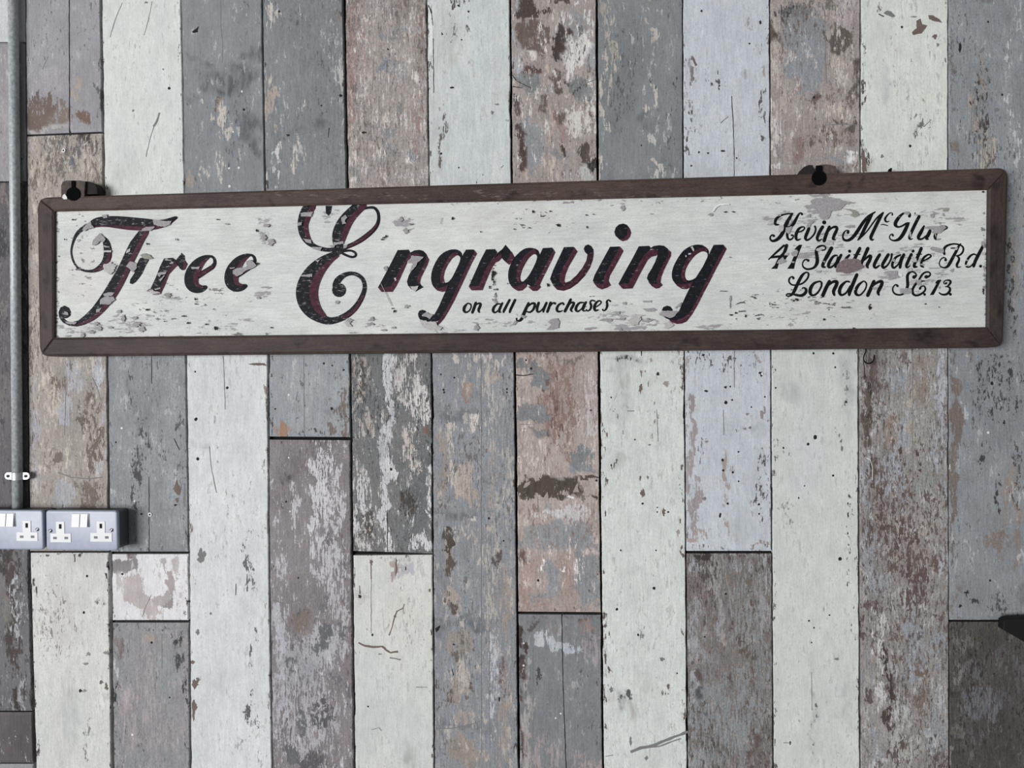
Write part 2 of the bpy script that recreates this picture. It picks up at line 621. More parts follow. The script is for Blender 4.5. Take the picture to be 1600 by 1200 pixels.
# column left of the conduit
plank(0, TOP, 65, (196, 201, 205), (188, 193, 197), dark=0.02)
plank(0, 67, 283, (150, 147, 151), (140, 138, 143), dark=0.03)
plank(0, 285, 838, (84, 82, 86), (104, 100, 104), flecks=[((62, 60, 63), .25), ((124, 118, 120), .2)], A=[(8, 310, 12, 22, .6, (120, 112, 108)), (6, 380, 10, 30, .7, (62, 62, 66)), (-30, 480, 40, 90, .5, (120, 114, 116)), (10, 640, 14, 60, .5, (112, 104, 106))], dark=0.05)
plank(0, 840, 1111, (96, 96, 99), (112, 112, 115), flecks=[((58, 52, 52), .3), ((142, 142, 147), .2)], A=[(18, 900, 10, 90, .62, BD), (20, 1000, 12, 50, .66, BD), (8, 940, 8, 50, .55, (120, 112, 106)), (-40, 980, 30, 120, .5, BR), (28, 1090, 5, 22, .95, (58, 50, 50)), (36, 1080, 4, 30, .95, (150, 150, 155))],
      B=[(24, 960, 12, 60, .45, GL)], dark=0.05)
plank(0, 1113, 1192, (96, 89, 91), (84, 78, 80), dark=0.04)
plank(0, 1194, BOT, (150, 152, 154), (140, 142, 144), dark=0.04)
# column 1
plank(1, TOP, 210, (152, 153, 159), (142, 141, 147), slope0=0, slope1=-5,
      A=[(62, 172, 30, 30, .80, (112, 95, 86)), (90, 186, 24, 20, .66, (126, 112, 102)), (55, 150, 14, 14, .6, BR), (129, 184, 9, 16, .85, (116, 92, 82)), (120, 140, 6, 24, .5, T), (75, 200, 40, 8, .7, (172, 168, 168)), (155, 155, 4, 22, .8, (96, 100, 104)), (154, 98, 3, 18, .75, (92, 96, 100))],
      S=[(75, 125, 40, 30, .35, (176, 172, 176)), (110, 60, 60, 60, .4, (146, 146, 156))],
      dec=[('line', 'k', 1.5, [(107.5, -100), (108.4, 60), (108.8, 212)]), ('line', 's', 1.2, [(75, 88), (66, 108)])], dark=0.02)
plank(1, 213, 861, (164, 154, 144), (150, 144, 138), flecks=[((192, 182, 168), .24), ((110, 99, 89), .24), ((150, 152, 156), .12)], slope0=-5, slope1=0,
      A=[(110, 228, 46, 16, .56, (96, 96, 100)), (130, 222, 30, 12, .55, (66, 62, 64)), (95, 255, 28, 18, .45, GD), (60, 275, 18, 40, .5, (176, 166, 152)),
         (98, 640, 13, 30, .9, (160, 162, 170)), (112, 585, 12, 18, .8, (160, 160, 166)), (98, 775, 18, 26, .85, (158, 160, 166)), (155, 575, 9, 30, .8, (170, 173, 180)), (162, 690, 6, 70, .7, (160, 162, 166)), (52, 690, 7, 130, .68, (158, 156, 162)),
         (85, 620, 10, 30, .5, (180, 170, 158))],
      B=[(138, 640, 16, 40, .46, (102, 92, 82)), (148, 690, 10, 40, .5, (104, 94, 84)), (142, 775, 20, 30, .56, (112, 102, 90)), (90, 605, 10, 20, .42, (112, 100, 88)), (90, 723, 14, 5, .6, (112, 102, 92))],
      dec=[('line', 's', 1.5, [(145, 590), (151, 605), (158, 627)]), ('line', 's', 1.6, [(90, 738), (112, 746), (138, 748), (160, 746)]), ('line', 's', 1.2, [(103, 600), (101, 680)])], dark=0.05, white=0.02, fib=0.14)
plank(1, 864, BOT, (204, 206, 200), (194, 198, 196), edge=.42, edgec=(66, 60, 60),
      S=[(100, 960, 26, 60, .35, (188, 178, 176)), (108, 1120, 12, 60, .6, (168, 172, 172)), (95, 1150, 14, 40, .4, (196, 186, 188)), (135, 880, 30, 12, .3, (170, 168, 168)), (130, 940, 14, 26, .3, (166, 164, 168))],
      B=[(85, 970, 30, 70, .30, (140, 130, 130)), (136, 1150, 6, 40, .42, (128, 128, 130)), (160, 945, 8, 8, .5, (110, 110, 112))],
      dec=[('dot', 'k', 136, 900, 1.9), ('dot', 'k', 131, 957, 2), ('chip', 'k', 125.5, 1079, 2.5, 3), ('chip', 'g', 132, 1079, 4, 2.5), ('chip', 'b', 158, 1066, 4, 3), ('chip', 'b', 166, 1073, 3, 6), ('chip', 'g', 138, 1022, 4, 3), ('chip', 'g', 134, 1037, 4, 2), ('line', 'b', 2, [(116, 866), (117, 878)]), ('chip', 'g', 166, 1020, 4, 3)], dark=0.04, fib=.08)
# column 2
plank(2, TOP, 430, (207, 213, 206), (200, 208, 207), edge=.28,
      S=[(200, 255, 30, 25, .3, (176, 180, 178)), (215, 20, 30, 30, .3, (212, 214, 204)), (185, 280, 14, 16, .35, (170, 172, 172))],
      dec=[('dot', 'k', 264, 138, 2.4), ('line', 's', 2.6, [(249, 176), (246, 188), (240, 198)]), ('line', 's', 1.1, [(240, 198), (233, 222), (228, 245)]), ('line', 's', 1, [(191, 4), (180, 30), (172, 58)]), ('line', 's', 1, [(238, 2), (232, 30), (225, 55)]), ('dot', 's', 208, 173, 2), ('dot', 's', 255, 108, 1.5), ('chip', 's', 228, 4, 3, 1.5)], dark=0.012, fib=.06)
plank(2, 440, 862, (140, 145, 149), (128, 132, 137), edge=.22, edgec=(90, 90, 92),
      S=[(215, 625, 34, 50, .5, (112, 116, 120)), (272, 590, 16, 60, .5, (156, 162, 168)), (192, 566, 12, 7, .6, (165, 168, 172)), (275, 790, 18, 50, .5, (152, 158, 164)), (190, 620, 10, 40, .4, (150, 156, 160))],
      B=[(214, 735, 9, 70, .40, (70, 70, 74)), (226, 690, 8, 40, .34, (70, 70, 74)), (254, 720, 6, 40, .34, (72, 72, 76)), (204, 600, 3, 50, .38, (78, 78, 82)), (280, 655, 8, 10, .5, (86, 86, 90))],
      dec=[('poly', 'b', [(276, 749), (279, 757), (283, 765), (281, 774), (277, 773), (270, 764), (273, 758)]), ('chip', 'b', 277, 781, 2.5, 4), ('chip', 'k', 274, 789, 3, 1.6), ('chip', 'g', 285, 747, 2.5, 2.5), ('line', 'k', 1, [(236.5, 556), (237, 600)]), ('line', 'k', 1, [(233, 745), (233, 862)]), ('dot', 'w', 190, 669, 1.8), ('dot', 'k', 181, 691, 1.5), ('dot', 'w', 210, 783, 1.4), ('dot', 'k', 221, 803, 1.8), ('line', 's', 2.5, [(288, 755), (288.5, 792)]), ('line', 'k', 1.1, [(272, 685), (277, 697), (281, 703)])], dark=0.045, fib=.12)
plank(2, 866, 969, (216, 216, 219), (208, 208, 212), edge=.46, edgec=(112, 98, 92),
      A=[(197, 877, 15, 12, .95, (132, 128, 130)), (206, 918, 13, 28, .95, (176, 167, 166)), (220, 938, 20, 12, .95, (178, 170, 170)), (238, 950, 14, 16, .95, (182, 172, 170)), (250, 930, 14, 8, .8, (168, 160, 160)), (262, 905, 7, 22, .8, (166, 158, 156)), (275, 885, 8, 18, .7, (182, 176, 174)), (255, 878, 5, 5, .7, (172, 166, 166)), (193, 905, 5, 20, .8, (184, 176, 174)), (262, 935, 7, 10, .8, (142, 136, 136)), (285, 920, 10, 22, .5, (190, 186, 186))],
      dec=[('dot', 'k', 191, 897, 1.8), ('line', 's', 1, [(236, 930), (229, 945), (222, 964)]), ('line', 's', 1, [(197, 894), (204, 890)])], dark=0.015, kmed=1.3, kfib=.4, fib=.06)
plank(2, 973, BOT, (132, 137, 139), (140, 138, 141), flecks=[((160, 151, 154), .24), ((92, 90, 92), .16)], edge=.3, edgec=(70, 66, 68),
      A=[(204, 1115, 22, 45, .58, (156, 146, 150)), (232, 1070, 16, 90, .48, (152, 146, 149)), (182, 1040, 5, 16, .85, (176, 178, 184)), (189, 1010, 8, 16, .78, (108, 98, 98)), (183, 1000, 5, 14, .7, (128, 114, 110)), (262, 1050, 20, 36, .85, (136, 142, 145)), (245, 1150, 40, 30, .5, (142, 140, 142)), (230, 985, 20, 4, .5, (150, 150, 155))],
      B=[(280, 990, 10, 12, .5, (60, 60, 63)), (280, 1020, 10, 25, .40, (72, 72, 75)), (178, 1080, 4, 20, .62, (52, 50, 54)), (290, 1060, 4, 20, .55, (60, 60, 62))],
      dec=[('poly', 't', [(226, 992), (241, 991), (242, 1003), (227, 1003)]), ('dot', 'k', 237, 1004, 1.8), ('line', 's', 1, [(253, 990), (253, 1045)]), ('dot', 'k', 265, 1090, 1.4), ('dot', 'w', 207, 1148, 1.8)], dark=0.04, white=0.015, fib=.13)
# column 3
plank(3, TOP, 430, (125, 131, 136), (134, 139, 142),
      S=[(345, 132, 26, 20, .85, (80, 84, 88)), (330, 128, 12, 12, .8, (84, 88, 92)), (372, 118, 26, 16, .8, (84, 88, 92)), (365, 140, 20, 14, .6, (92, 96, 100)), (385, 200, 22, 14, .8, (86, 90, 94)), (398, 228, 14, 12, .8, (84, 88, 92)), (300, 155, 10, 8, .5, (100, 104, 108)), (392, 90, 18, 8, .7, (80, 84, 88)), (303, 94, 8, 5, .7, (84, 88, 92)), (325, 103, 8, 4, .6, (86, 88, 92)), (380, 210, 14, 9, .7, (80, 84, 88)), (360, 20, 40, 20, .3, (116, 122, 126))],
      A=[(344, 162, 5, 7, .85, (112, 98, 88)), (346, 166, 4, 9, .62, TL), (342, 180, 10, 8, .62, TL), (346, 195, 8, 12, .46, TL), (380, 168, 3, 5, .8, W3), (343, 258, 7, 26, .47, TL), (371, 240, 4, 16, .5, TL), (294, 275, 5, 24, .72, (150, 142, 132)), (315, 270, 8, 20, .4, TL), (390, 20, 10, 10, .45, GL), (317, 168, 5, 6, .5, TL)],
      dec=[('line', 's', 1.4, [(344, -60), (345, 40), (348, 70), (347, 98)]), ('poly', 'k', [(300, 50), (311, 41), (309, 50), (302, 52)]), ('dot', 'w', 358.5, 291, 2), ('dot', 'k', 381, 171, 2), ('dot', 'w', 358, 263, 1.6), ('dot', 'w', 373, 262, 1.8), ('dot', 'w', 378, 143, 1.6), ('dot', 'w', 364, 206, 1.5)], dark=0.035, fib=.08)
plank(3, 440, BOT, (206, 212, 212), (198, 205, 206), edge=.34, edgec=(130, 116, 108),
      S=[(310, 700, 18, 9, .6, (158, 164, 166)), (320, 760, 20, 50, .3, (214, 218, 220)), (345, 1060, 20, 20, .35, (168, 172, 174)), (360, 620, 50, 40, .3, (186, 194, 198)), (370, 1110, 30, 40, .3, (214, 218, 220))],
      B=[(387, 870, 5, 50, .36, (96, 96, 98)), (396, 900, 4, 40, .34, (96, 96, 98)), (396, 1040, 4, 70, .40, (98, 98, 100)), (390, 1120, 7, 26, .52, (92, 92, 94)), (400, 1130, 8, 20, .5, (96, 96, 98)), (416, 585, 3, 90, .66, (142, 126, 118)), (340, 700, 3, 60, .3, (150, 154, 156)), (372, 1165, 5, 8, .55, (150, 154, 154))],
      dec=[('dot', 'k', 306, 655, 2.6), ('dot', 'k', 309, 717, 2.4), ('dot', 'k', 355, 606, 2), ('dot', 'k', 305, 581, 1.5), ('poly', 'b', [(388, 569), (396, 567), (413, 567), (417, 571), (400, 571)]), ('line', 's', 1.1, [(349, 556), (352, 640)]), ('line', 's', 1.2, [(327, 697), (330, 730), (338, 770)]), ('chip', 's', 315, 868, 7, 10), ('chip', 'b', 305, 1068, 5, 8), ('chip', 'b', 309, 1062, 4, 4), ('chip', 'b', 304, 1105, 4, 12), ('chip', 'b', 302, 1115, 2, 10), ('chip', 's', 309, 988, 3, 4), ('dot', 's', 329, 959, 2), ('line', 'k', 1.1, [(368.5, 912), (368.5, 930)]), ('poly', 'k', [(289, 939), (297, 938), (297, 941)]), ('chip', 'b', 301, 1035, 3, 3)], dark=0.03, fib=.07)
# column 4
plank(4, TOP, 430, (119, 125, 129), (128, 133, 136), edge=.3, edgec=(70, 66, 64),
      A=[(424, 160, 9, 40, .54, (166, 154, 144)), (428, 135, 9, 8, .55, TL), (423, 25, 8, 30, .44, TL), (533, 140, 5, 70, .55, (172, 172, 170)), (525, 80, 8, 60, .36, (165, 168, 170)), (474, 175, 5, 18, .46, TL), (465, 250, 14, 30, .36, TL), (431, 255, 3, 40, .62, (190, 190, 188)), (415, 270, 5, 30, .5, TL), (533, 20, 4, 40, .5, (130, 116, 106))],
      S=[(496, 194, 11, 14, .75, (92, 96, 100)), (470, 100, 40, 60, .25, (112, 118, 122)), (450, 210, 20, 5, .4, (90, 94, 98))],
      dec=[('chip', 'k', 450, 211, 3, 2), ('line', 's', 1, [(453, 211), (470, 211), (480, 207)]), ('dot', 'k', 436, 18, 2), ('chip', 'k', 532, 149, 3, 2.5), ('line', 'k', 1.1, [(514, 200), (513, 215)]), ('dot', 'k', 502, 165, 1.5), ('line', 'w', .9, [(426, 8), (423, 45)])], dark=0.045, white=0.02, fib=.12)
plank(4, 440, 682, (150, 157, 162), (142, 148, 154), edge=.3, edgec=(70, 66, 66),
      A=[(430, 670, 9, 10, .78, (160, 132, 116)), (455, 672, 10, 14, .6, (160, 132, 120)), (537, 640, 9, 34, .55, (116, 104, 96)), (532, 672, 16, 8, .62, (120, 104, 96)), (541, 610, 5, 20, .55, T), (470, 625, 20, 10, .25, GL)],
      S=[(480, 630, 50, 20, .35, (126, 132, 138)), (516, 640, 10, 10, .5, (104, 108, 112))],
      dec=[('poly', 'o', [(438, 656), (448, 663), (449, 682), (437, 682)]), ('dot', 'k', 506, 568, 1.8), ('dot', 'k', 519, 571, 1.5), ('dot', 'k', 537, 578, 1.8), ('line', 's', 1.1, [(474.5, 556), (475.5, 683)]), ('dot', 'w', 451, 617, 1.6), ('chip', 'k', 518, 639, 3, 3), ('dot', 'k', 430, 639, 1.5), ('line', 's', 1, [(462, 626), (465, 612)])], dark=0.055, fib=.11, slope1=1)
plank(4, 687, BOT, (122, 115, 118), (134, 128, 131), flecks=[((184, 184, 190), .15), ((94, 88, 92), .2)], edge=.2, edgec=(80, 72, 72), slope0=1,
      A=[(507, 760, 20, 70, .60, (192, 192, 197)), (528, 790, 14, 60, .52, (182, 182, 188)), (491, 800, 6, 110, .60, (190, 190, 196)), (515, 880, 28, 50, .60, (178, 178, 184)), (460, 790, 5, 50, .62, (180, 178, 182)), (437, 880, 8, 30, .5, (172, 172, 178)), (438, 990, 16, 50, .60, (164, 166, 174)), (505, 1010, 40, 30, .66, (162, 164, 171)), (470, 1040, 44, 44, .75, (150, 152, 160)), (485, 1120, 50, 70, .56, (164, 162, 168)), (440, 1110, 16, 80, .6, (166, 166, 174)), (525, 950, 22, 30, .6, (170, 168, 172)), (470, 970, 16, 14, .7, (120, 108, 102)), (515, 1250, 40, 60, .55, (160, 160, 166))],
      B=[(507, 990, 8, 16, .85, GD), (532, 986, 10, 10, .7, GD), (498, 1008, 4, 8, .8, GD), (455, 1040, 7, 18, .62, GD), (500, 1120, 20, 22, .60, (88, 88, 93)), (470, 1130, 10, 20, .55, GD), (455, 1182, 12, 18, .9, (96, 98, 103)), (490, 1190, 18, 16, .7, (92, 88, 92)), (505, 950, 12, 14, .55, (108, 110, 114)), (545, 1080, 6, 20, .6, GD), (530, 1060, 12, 14, .45, GD), (520, 845, 10, 10, .5, (110, 108, 112))],
      S=[(452, 738, 11, 9, .95, (58, 54, 58)), (480, 1060, 20, 8, .5, (110, 114, 120)), (460, 730, 26, 20, .4, (96, 88, 92))],
      dec=[('line', 's', 1.8, [(426, 938), (444, 943), (462, 940), (476, 931)]), ('dot', 'w', 451, 715, 1.4), ('dot', 'w', 453, 799, 1.4), ('dot', 'k', 447, 784, 1.6), ('dot', 'k', 466, 903, 1.4)], dark=0.05, white=0.02, fib=.16)
# column 5
plank(5, TOP, 430, (148, 141, 137), (160, 152, 146), flecks=[((196, 187, 180), .28), ((116, 102, 98), .28), ((134, 138, 142), .2)],
      A=[(549, 100, 10, 150, .60, (152, 126, 122)), (565, 60, 12, 50, .45, (150, 126, 122)), (655, 170, 8, 80, .58, (150, 124, 119)), (658, 40, 6, 40, .5, (140, 116, 112)), (630, 42, 20, 8, .88, (140, 142, 147)), (605, 60, 16, 10, .62, (132, 134, 138)), (604, 104, 14, 10, .75, (126, 132, 142)), (620, 106, 10, 12, .7, (138, 140, 145)), (628, 165, 8, 12, .6, (140, 142, 146)), (605, 205, 16, 12, .6, (136, 138, 142)), (609, 232, 10, 9, .75, (134, 136, 140)), (645, 242, 14, 8, .95, (128, 132, 138)), (640, 256, 14, 7, .84, (206, 202, 198)), (648, 122, 8, 8, .68, (200, 194, 190)), (571, 142, 5, 4, .85, (196, 188, 184)), (552, 255, 8, 14, .6, (190, 180, 176)), (552, 275, 6, 14, .7, (128, 130, 126)), (660, 85, 6, 10, .7, (100, 86, 82)), (585, 235, 8, 20, .45, (184, 174, 168)), (600, 180, 40, 20, .35, (188, 180, 172))],
      dec=[('chip', 'k', 568, 207, 4, 2), ('line', 's', 1, [(579, 160), (580, 220)]), ('line', 's', 1, [(585, 80), (582, 140)]), ('dot', 'k', 606, 77, 1.6), ('line', 's', 1, [(592, 150), (592, 200)])], dark=0.05, white=0.035, fib=.2, kmed=2.3)
plank(5, 440, 861, (104, 109, 112), (116, 116, 116), flecks=[((200, 200, 201), .17), ((62, 61, 60), .26), ((150, 142, 134), .14)], slope1=4,
      A=[(608, 590, 7, 50, .86, (186, 189, 195)), (611, 650, 6, 50, .80, (180, 182, 188)), (600, 690, 7, 30, .75, (165, 170, 175)), (605, 730, 10, 24, .85, (190, 191, 195)), (612, 742, 8, 14, .85, (204, 205, 206)), (602, 790, 6, 50, .85, (186, 188, 194)), (606, 835, 5, 30, .8, (196, 197, 200)), (655, 625, 16, 50, .60, (198, 194, 193)), (640, 590, 24, 40, .52, (184, 178, 176)), (562, 580, 14, 40, .50, (156, 146, 138)), (577, 650, 8, 24, .55, (170, 160, 152)), (563, 790, 16, 60, .50, (186, 187, 190)), (575, 830, 18, 30, .5, (184, 180, 178)), (645, 700, 16, 40, .47, (186, 176, 168)), (674, 770, 3, 90, .8, (205, 206, 208)), (655, 850, 18, 14, .6, (195, 196, 199)), (560, 640, 5, 100, .48, (170, 164, 160))],
      B=[(565, 590, 10, 30, .48, (80, 74, 70)), (640, 785, 12, 34, .56, (72, 66, 62)), (578, 820, 14, 30, .50, (84, 74, 68)), (655, 785, 12, 40, .5, (92, 98, 102)), (660, 760, 14, 60, .6, (98, 104, 108)), (668, 675, 6, 10, .7, (120, 96, 84))],
      dec=[('dot', 'k', 611, 733, 2.2), ('line', 'k', 1.1, [(605, 800), (605.5, 862)]), ('line', 's', 1.2, [(601, 755), (608, 762), (615, 758)])], dark=0.06, white=0.05, fib=.2)
plank(5, 868, BOT, (205, 207, 200), (196, 202, 200), edge=.24, edgec=(96, 88, 86), slope0=-1,
      A=[(637, 888, 15, 13, .97, (176, 176, 184), 4), (616, 888, 6, 14, .97, (164, 150, 144), 4), (625, 870, 20, 4, .5, (170, 168, 170))],
      S=[(570, 935, 14, 8, .5, (168, 160, 156)), (575, 1130, 30, 60, .35, (184, 190, 194)), (620, 950, 40, 30, .3, (208, 206, 196)), (638, 1180, 8, 20, .5, (150, 148, 146))],
      dec=[('line', 'b', 2.8, [(560, 1004), (570, 1009), (582, 1011), (597, 1010), (604, 1016), (610, 1020), (622, 1018)]), ('line', 's', 2, [(609, 1028), (618, 1029), (626, 1031)]), ('line', 'b', 1.8, [(632, 944), (629, 951), (620, 955), (617, 963), (613, 978), (608, 993)]), ('dot', 'b', 617, 963, 2.2), ('line', 'b', 1.3, [(579, 876), (580, 905)]), ('line', 's', 1, [(580, 905), (580, 990)]), ('chip', 'k', 562, 932, 2.6, 4), ('line', 'k', 1.4, [(562, 915), (562, 928)]), ('dot', 'k', 582, 992, 1.8), ('chip', 'b', 619, 886, 1.5, 15), ('chip', 'k', 634, 888, 1.2, 4), ('dot', 'k', 575, 1104, 1.4), ('line', 's', 1, [(580, 1140), (592, 1137), (596, 1142)]), ('chip', 'b', 580, 878, 2.5, 5), ('line', 's', 1, [(650, 1074), (668, 1074)]), ('chip', 's', 594, 1022, 3, 1.2)], dark=0.03, fib=.07)
# column 6
plank(6, TOP, 430, (198, 205, 201), (190, 200, 202), edge=.3, edgec=(80, 78, 78),
      S=[(695, 60, 20, 70, .5, (182, 182, 178)), (700, 130, 20, 50, .4, (180, 188, 192)), (780, 140, 16, 60, .3, (178, 182, 176)), (680, 220, 12, 60, .45, (176, 172, 172)), (740, 100, 40, 80, .3, (190, 202, 206))],
      B=[(688, 200, 6, 40, .44, (96, 90, 88)), (688, 245, 8, 14, .46, (100, 96, 94)), (718, 8, 12, 10, .42, (88, 84, 82)), (728, 35, 7, 9, .46, (92, 88, 86)), (700, 45, 12, 20, .33, (110, 104, 100)), (745, 275, 8, 8, .44, (92, 90, 88))],
      dec=[('line', 'k', 1.8, [(669, 8), (674, 18), (676, 40)]), ('line', 'k', 1.1, [(677, 60), (678, 145)]), ('poly', 'w', [(670, 12), (674, 22), (676, 45), (676, 75), (671, 90)]), ('chip', 'k', 706, 137, 3.2, 1.8), ('chip', 's', 769, 176, 3, 3), ('dot', 'k', 732, 18, 1.8), ('chip', 'k', 717, 9, 3, 2), ('chip', 'k', 691, 53, 1.6, 2), ('dot', 'k', 689, 240, 2), ('chip', 's', 777, 163, 4, 1.6), ('dot', 'k', 717, 262, 1.3), ('line', 's', 1, [(787, 258), (783, 262)]), ('dot', 'k', 721, 62, 1.4)], dark=0.045, fib=.08)
plank(6, 440, BOT, (138, 143, 149), (130, 134, 140), flecks=[((174, 167, 158), .2), ((102, 97, 95), .17)], edge=.25, edgec=(86, 76, 72),
      A=[(745, 562, 40, 9, .60, (186, 180, 174)), (770, 580, 26, 16, .48, (170, 160, 150)), (718, 606, 5, 14, .95, (146, 118, 104)), (726, 608, 8, 7, .75, (158, 136, 124)), (719, 621, 6, 4, .9, (148, 118, 104)), (738, 662, 9, 11, .72, (196, 190, 182), 2, 30), (704, 672, 9, 9, .66, (192, 184, 176)), (700, 688, 7, 7, .6, (178, 168, 158)), (704, 702, 4, 12, .7, (182, 174, 166)), (722, 745, 17, 30, .68, (170, 158, 146)), (735, 775, 12, 18, .62, (162, 148, 136)), (690, 725, 10, 60, .52, (152, 142, 134)), (705, 735, 6, 24, .6, (182, 174, 166)), (766, 640, 8, 60, .48, (176, 172, 166)), (735, 812, 12, 5, .72, (196, 188, 182), 2, -20), (710, 835, 22, 10, .5, (180, 170, 160)), (770, 770, 10, 80, .46, (162, 150, 140)), (790, 720, 10, 100, .34, (166, 160, 154)), (703, 862, 9, 30, .92, (150, 142, 134)), (708, 930, 11, 26, .78, (160, 150, 140)), (722, 1010, 22, 18, .80, (148, 140, 131)), (720, 1050, 12, 30, .75, (178, 170, 162)), (712, 1080, 14, 26, .75, (150, 140, 130)), (722, 1120, 14, 12, .5, (160, 148, 138)), (725, 1175, 30, 26, .84, (146, 136, 127)), (768, 900, 12, 110, .46, (168, 162, 154)), (770, 1050, 8, 90, .56, (176, 178, 186)), (790, 1110, 10, 90, .55, (152, 140, 132)), (790, 950, 12, 60, .5, (150, 140, 132)), (740, 860, 16, 40, .3, (150, 144, 140)), (725, 1250, 30, 40, .6, T)],
      B=[(703, 850, 7, 24, .92, (76, 68, 62)), (704, 880, 7, 14, .85, (90, 80, 74)), (706, 936, 7, 14, .70, (92, 82, 76)), (773, 875, 4, 14, .62, (92, 84, 80)), (733, 1075, 6, 14, .55, (104, 92, 84)), (701, 1092, 7, 10, .62, (100, 90, 82)), (715, 1030, 7, 16, .5, (110, 100, 92)), (785, 1060, 6, 60, .42, (110, 92, 86)), (695, 760, 6, 50, .36, (108, 98, 92)), (780, 620, 14, 60, .3, (150, 150, 150)), (701, 840, 12, 10, .6, (84, 76, 70))],
      S=[(712, 645, 32, 8, .8, (102, 106, 111)), (700, 650, 14, 12, .5, (96, 100, 104)), (715, 804, 34, 9, .85, (104, 107, 112)), (718, 972, 46, 10, .9, (98, 103, 109)), (690, 985, 12, 14, .6, (100, 104, 110)), (720, 1137, 46, 7, .7, (106, 110, 117)), (690, 900, 10, 60, .4, (112, 112, 118))],
      dec=[('dot', 'k', 710, 590, 1.8), ('dot', 'k', 693, 609, 1.8), ('dot', 'k', 694, 613, 1.6), ('dot', 'k', 792, 608, 1.6), ('dot', 'k', 792, 613, 1.6), ('dot', 'k', 689, 585, 1.4), ('line', 's', 1.2, [(711, 648), (722, 645), (732, 641)]), ('line', 's', 1.2, [(681, 802), (706, 802)]), ('line', 's', 1.4, [(682, 1138), (710, 1138), (735, 1133), (752, 1126)]), ('poly', 'k', [(680, 982), (688, 977), (686, 985), (681, 988)]), ('line', 's', 1, [(752, 560), (752, 1180)]), ('line', 's', .9, [(764, 960), (765, 1150)]), ('dot', 'k', 709, 1007, 1.5), ('dot', 'k', 764, 810, 2), ('line', 'k', 1.1, [(706, 1045), (709, 1055)]), ('chip', 'k', 780, 1092, 1.6, 4), ('dot', 'k', 787, 845, 1.4)], dark=0.05, white=0.02, fib=.16)
# column 7
plank(7, TOP, 430, (166, 156, 150), (152, 142, 137), flecks=[((206, 202, 198), .19), ((98, 82, 76), .2), ((130, 133, 136), .14)],
      A=[(830, 12, 26, 10, .85, (76, 66, 62)), (878, 8, 12, 8, .7, (80, 70, 66)), (835, 55, 24, 30, .9, (108, 92, 86)), (876, 70, 11, 24, .97, (70, 60, 56)), (886, 55, 4, 10, .7, (72, 62, 58)), (828, 108, 16, 12, .92, (96, 72, 68)), (808, 88, 8, 30, .6, GL), (804, 20, 4, 40, .7, GL), (872, 125, 10, 14, .8, (100, 84, 78)), (812, 165, 9, 18, .75, (92, 76, 72)), (850, 165, 8, 14, .88, (104, 92, 86)), (880, 183, 10, 18, .88, (100, 86, 80)), (868, 190, 8, 16, .7, (126, 102, 96)), (815, 228, 9, 34, .92, (82, 64, 60)), (918, 240, 9, 22, .9, (84, 74, 70)), (931, 265, 5, 10, .9, (50, 46, 46)), (820, 122, 20, 10, .95, (126, 130, 132)), (835, 133, 14, 10, .9, (120, 124, 126)), (905, 130, 20, 14, .92, (118, 122, 124)), (912, 146, 16, 9, .8, (124, 128, 130)), (830, 205, 17, 20, .95, (136, 140, 144)), (836, 240, 14, 26, .92, (136, 140, 144)), (925, 85, 10, 26, .93, (150, 155, 160)), (895, 40, 20, 22, .7, (140, 142, 146)), (875, 250, 20, 10, .8, (132, 134, 136)), (905, 70, 14, 30, .80, (206, 204, 202)), (890, 95, 12, 30, .78, (204, 200, 198)), (882, 35, 14, 8, .7, (200, 198, 196)), (918, 20, 10, 16, .75, (196, 198, 200)), (832, 82, 9, 6, .8, (208, 204, 200)), (912, 185, 20, 22, .78, (202, 199, 194)), (895, 205, 16, 10, .75, (196, 190, 184)), (860, 200, 5, 60, .5, (180, 156, 148)), (855, 120, 8, 26, .6, (182, 162, 152)), (880, 215, 10, 22, .6, (160, 132, 126)), (885, 158, 14, 5, .75, (196, 192, 186)), (840, 155, 6, 10, .7, (200, 196, 190)), (860, 270, 14, 20, .5, (186, 172, 160)), (915, 275, 14, 12, .7, (176, 178, 174)), (820, 270, 6, 14, .5, (176, 158, 150))],
      B=[(905, 130, 16, 3, .6, (70, 70, 72), 2, -15), (880, 228, 4, 14, .55, (110, 84, 80)), (902, 65, 8, 30, .42, (98, 100, 102)), (888, 240, 5, 10, .6, (72, 62, 60)), (890, 125, 6, 6, .5, (80, 76, 74))],
      dec=[('line', 'k', 1.2, [(801, 135), (816, 137)]), ('line', 'k', 1.2, [(800, 117), (808, 127), (830, 138)]), ('line', 's', 1.4, [(901, 137), (915, 130), (931, 124)]), ('line', 's', 1.2, [(913, 150), (914, 172)])], dark=0.05, white=0.04, fib=.14, kmed=2.2)
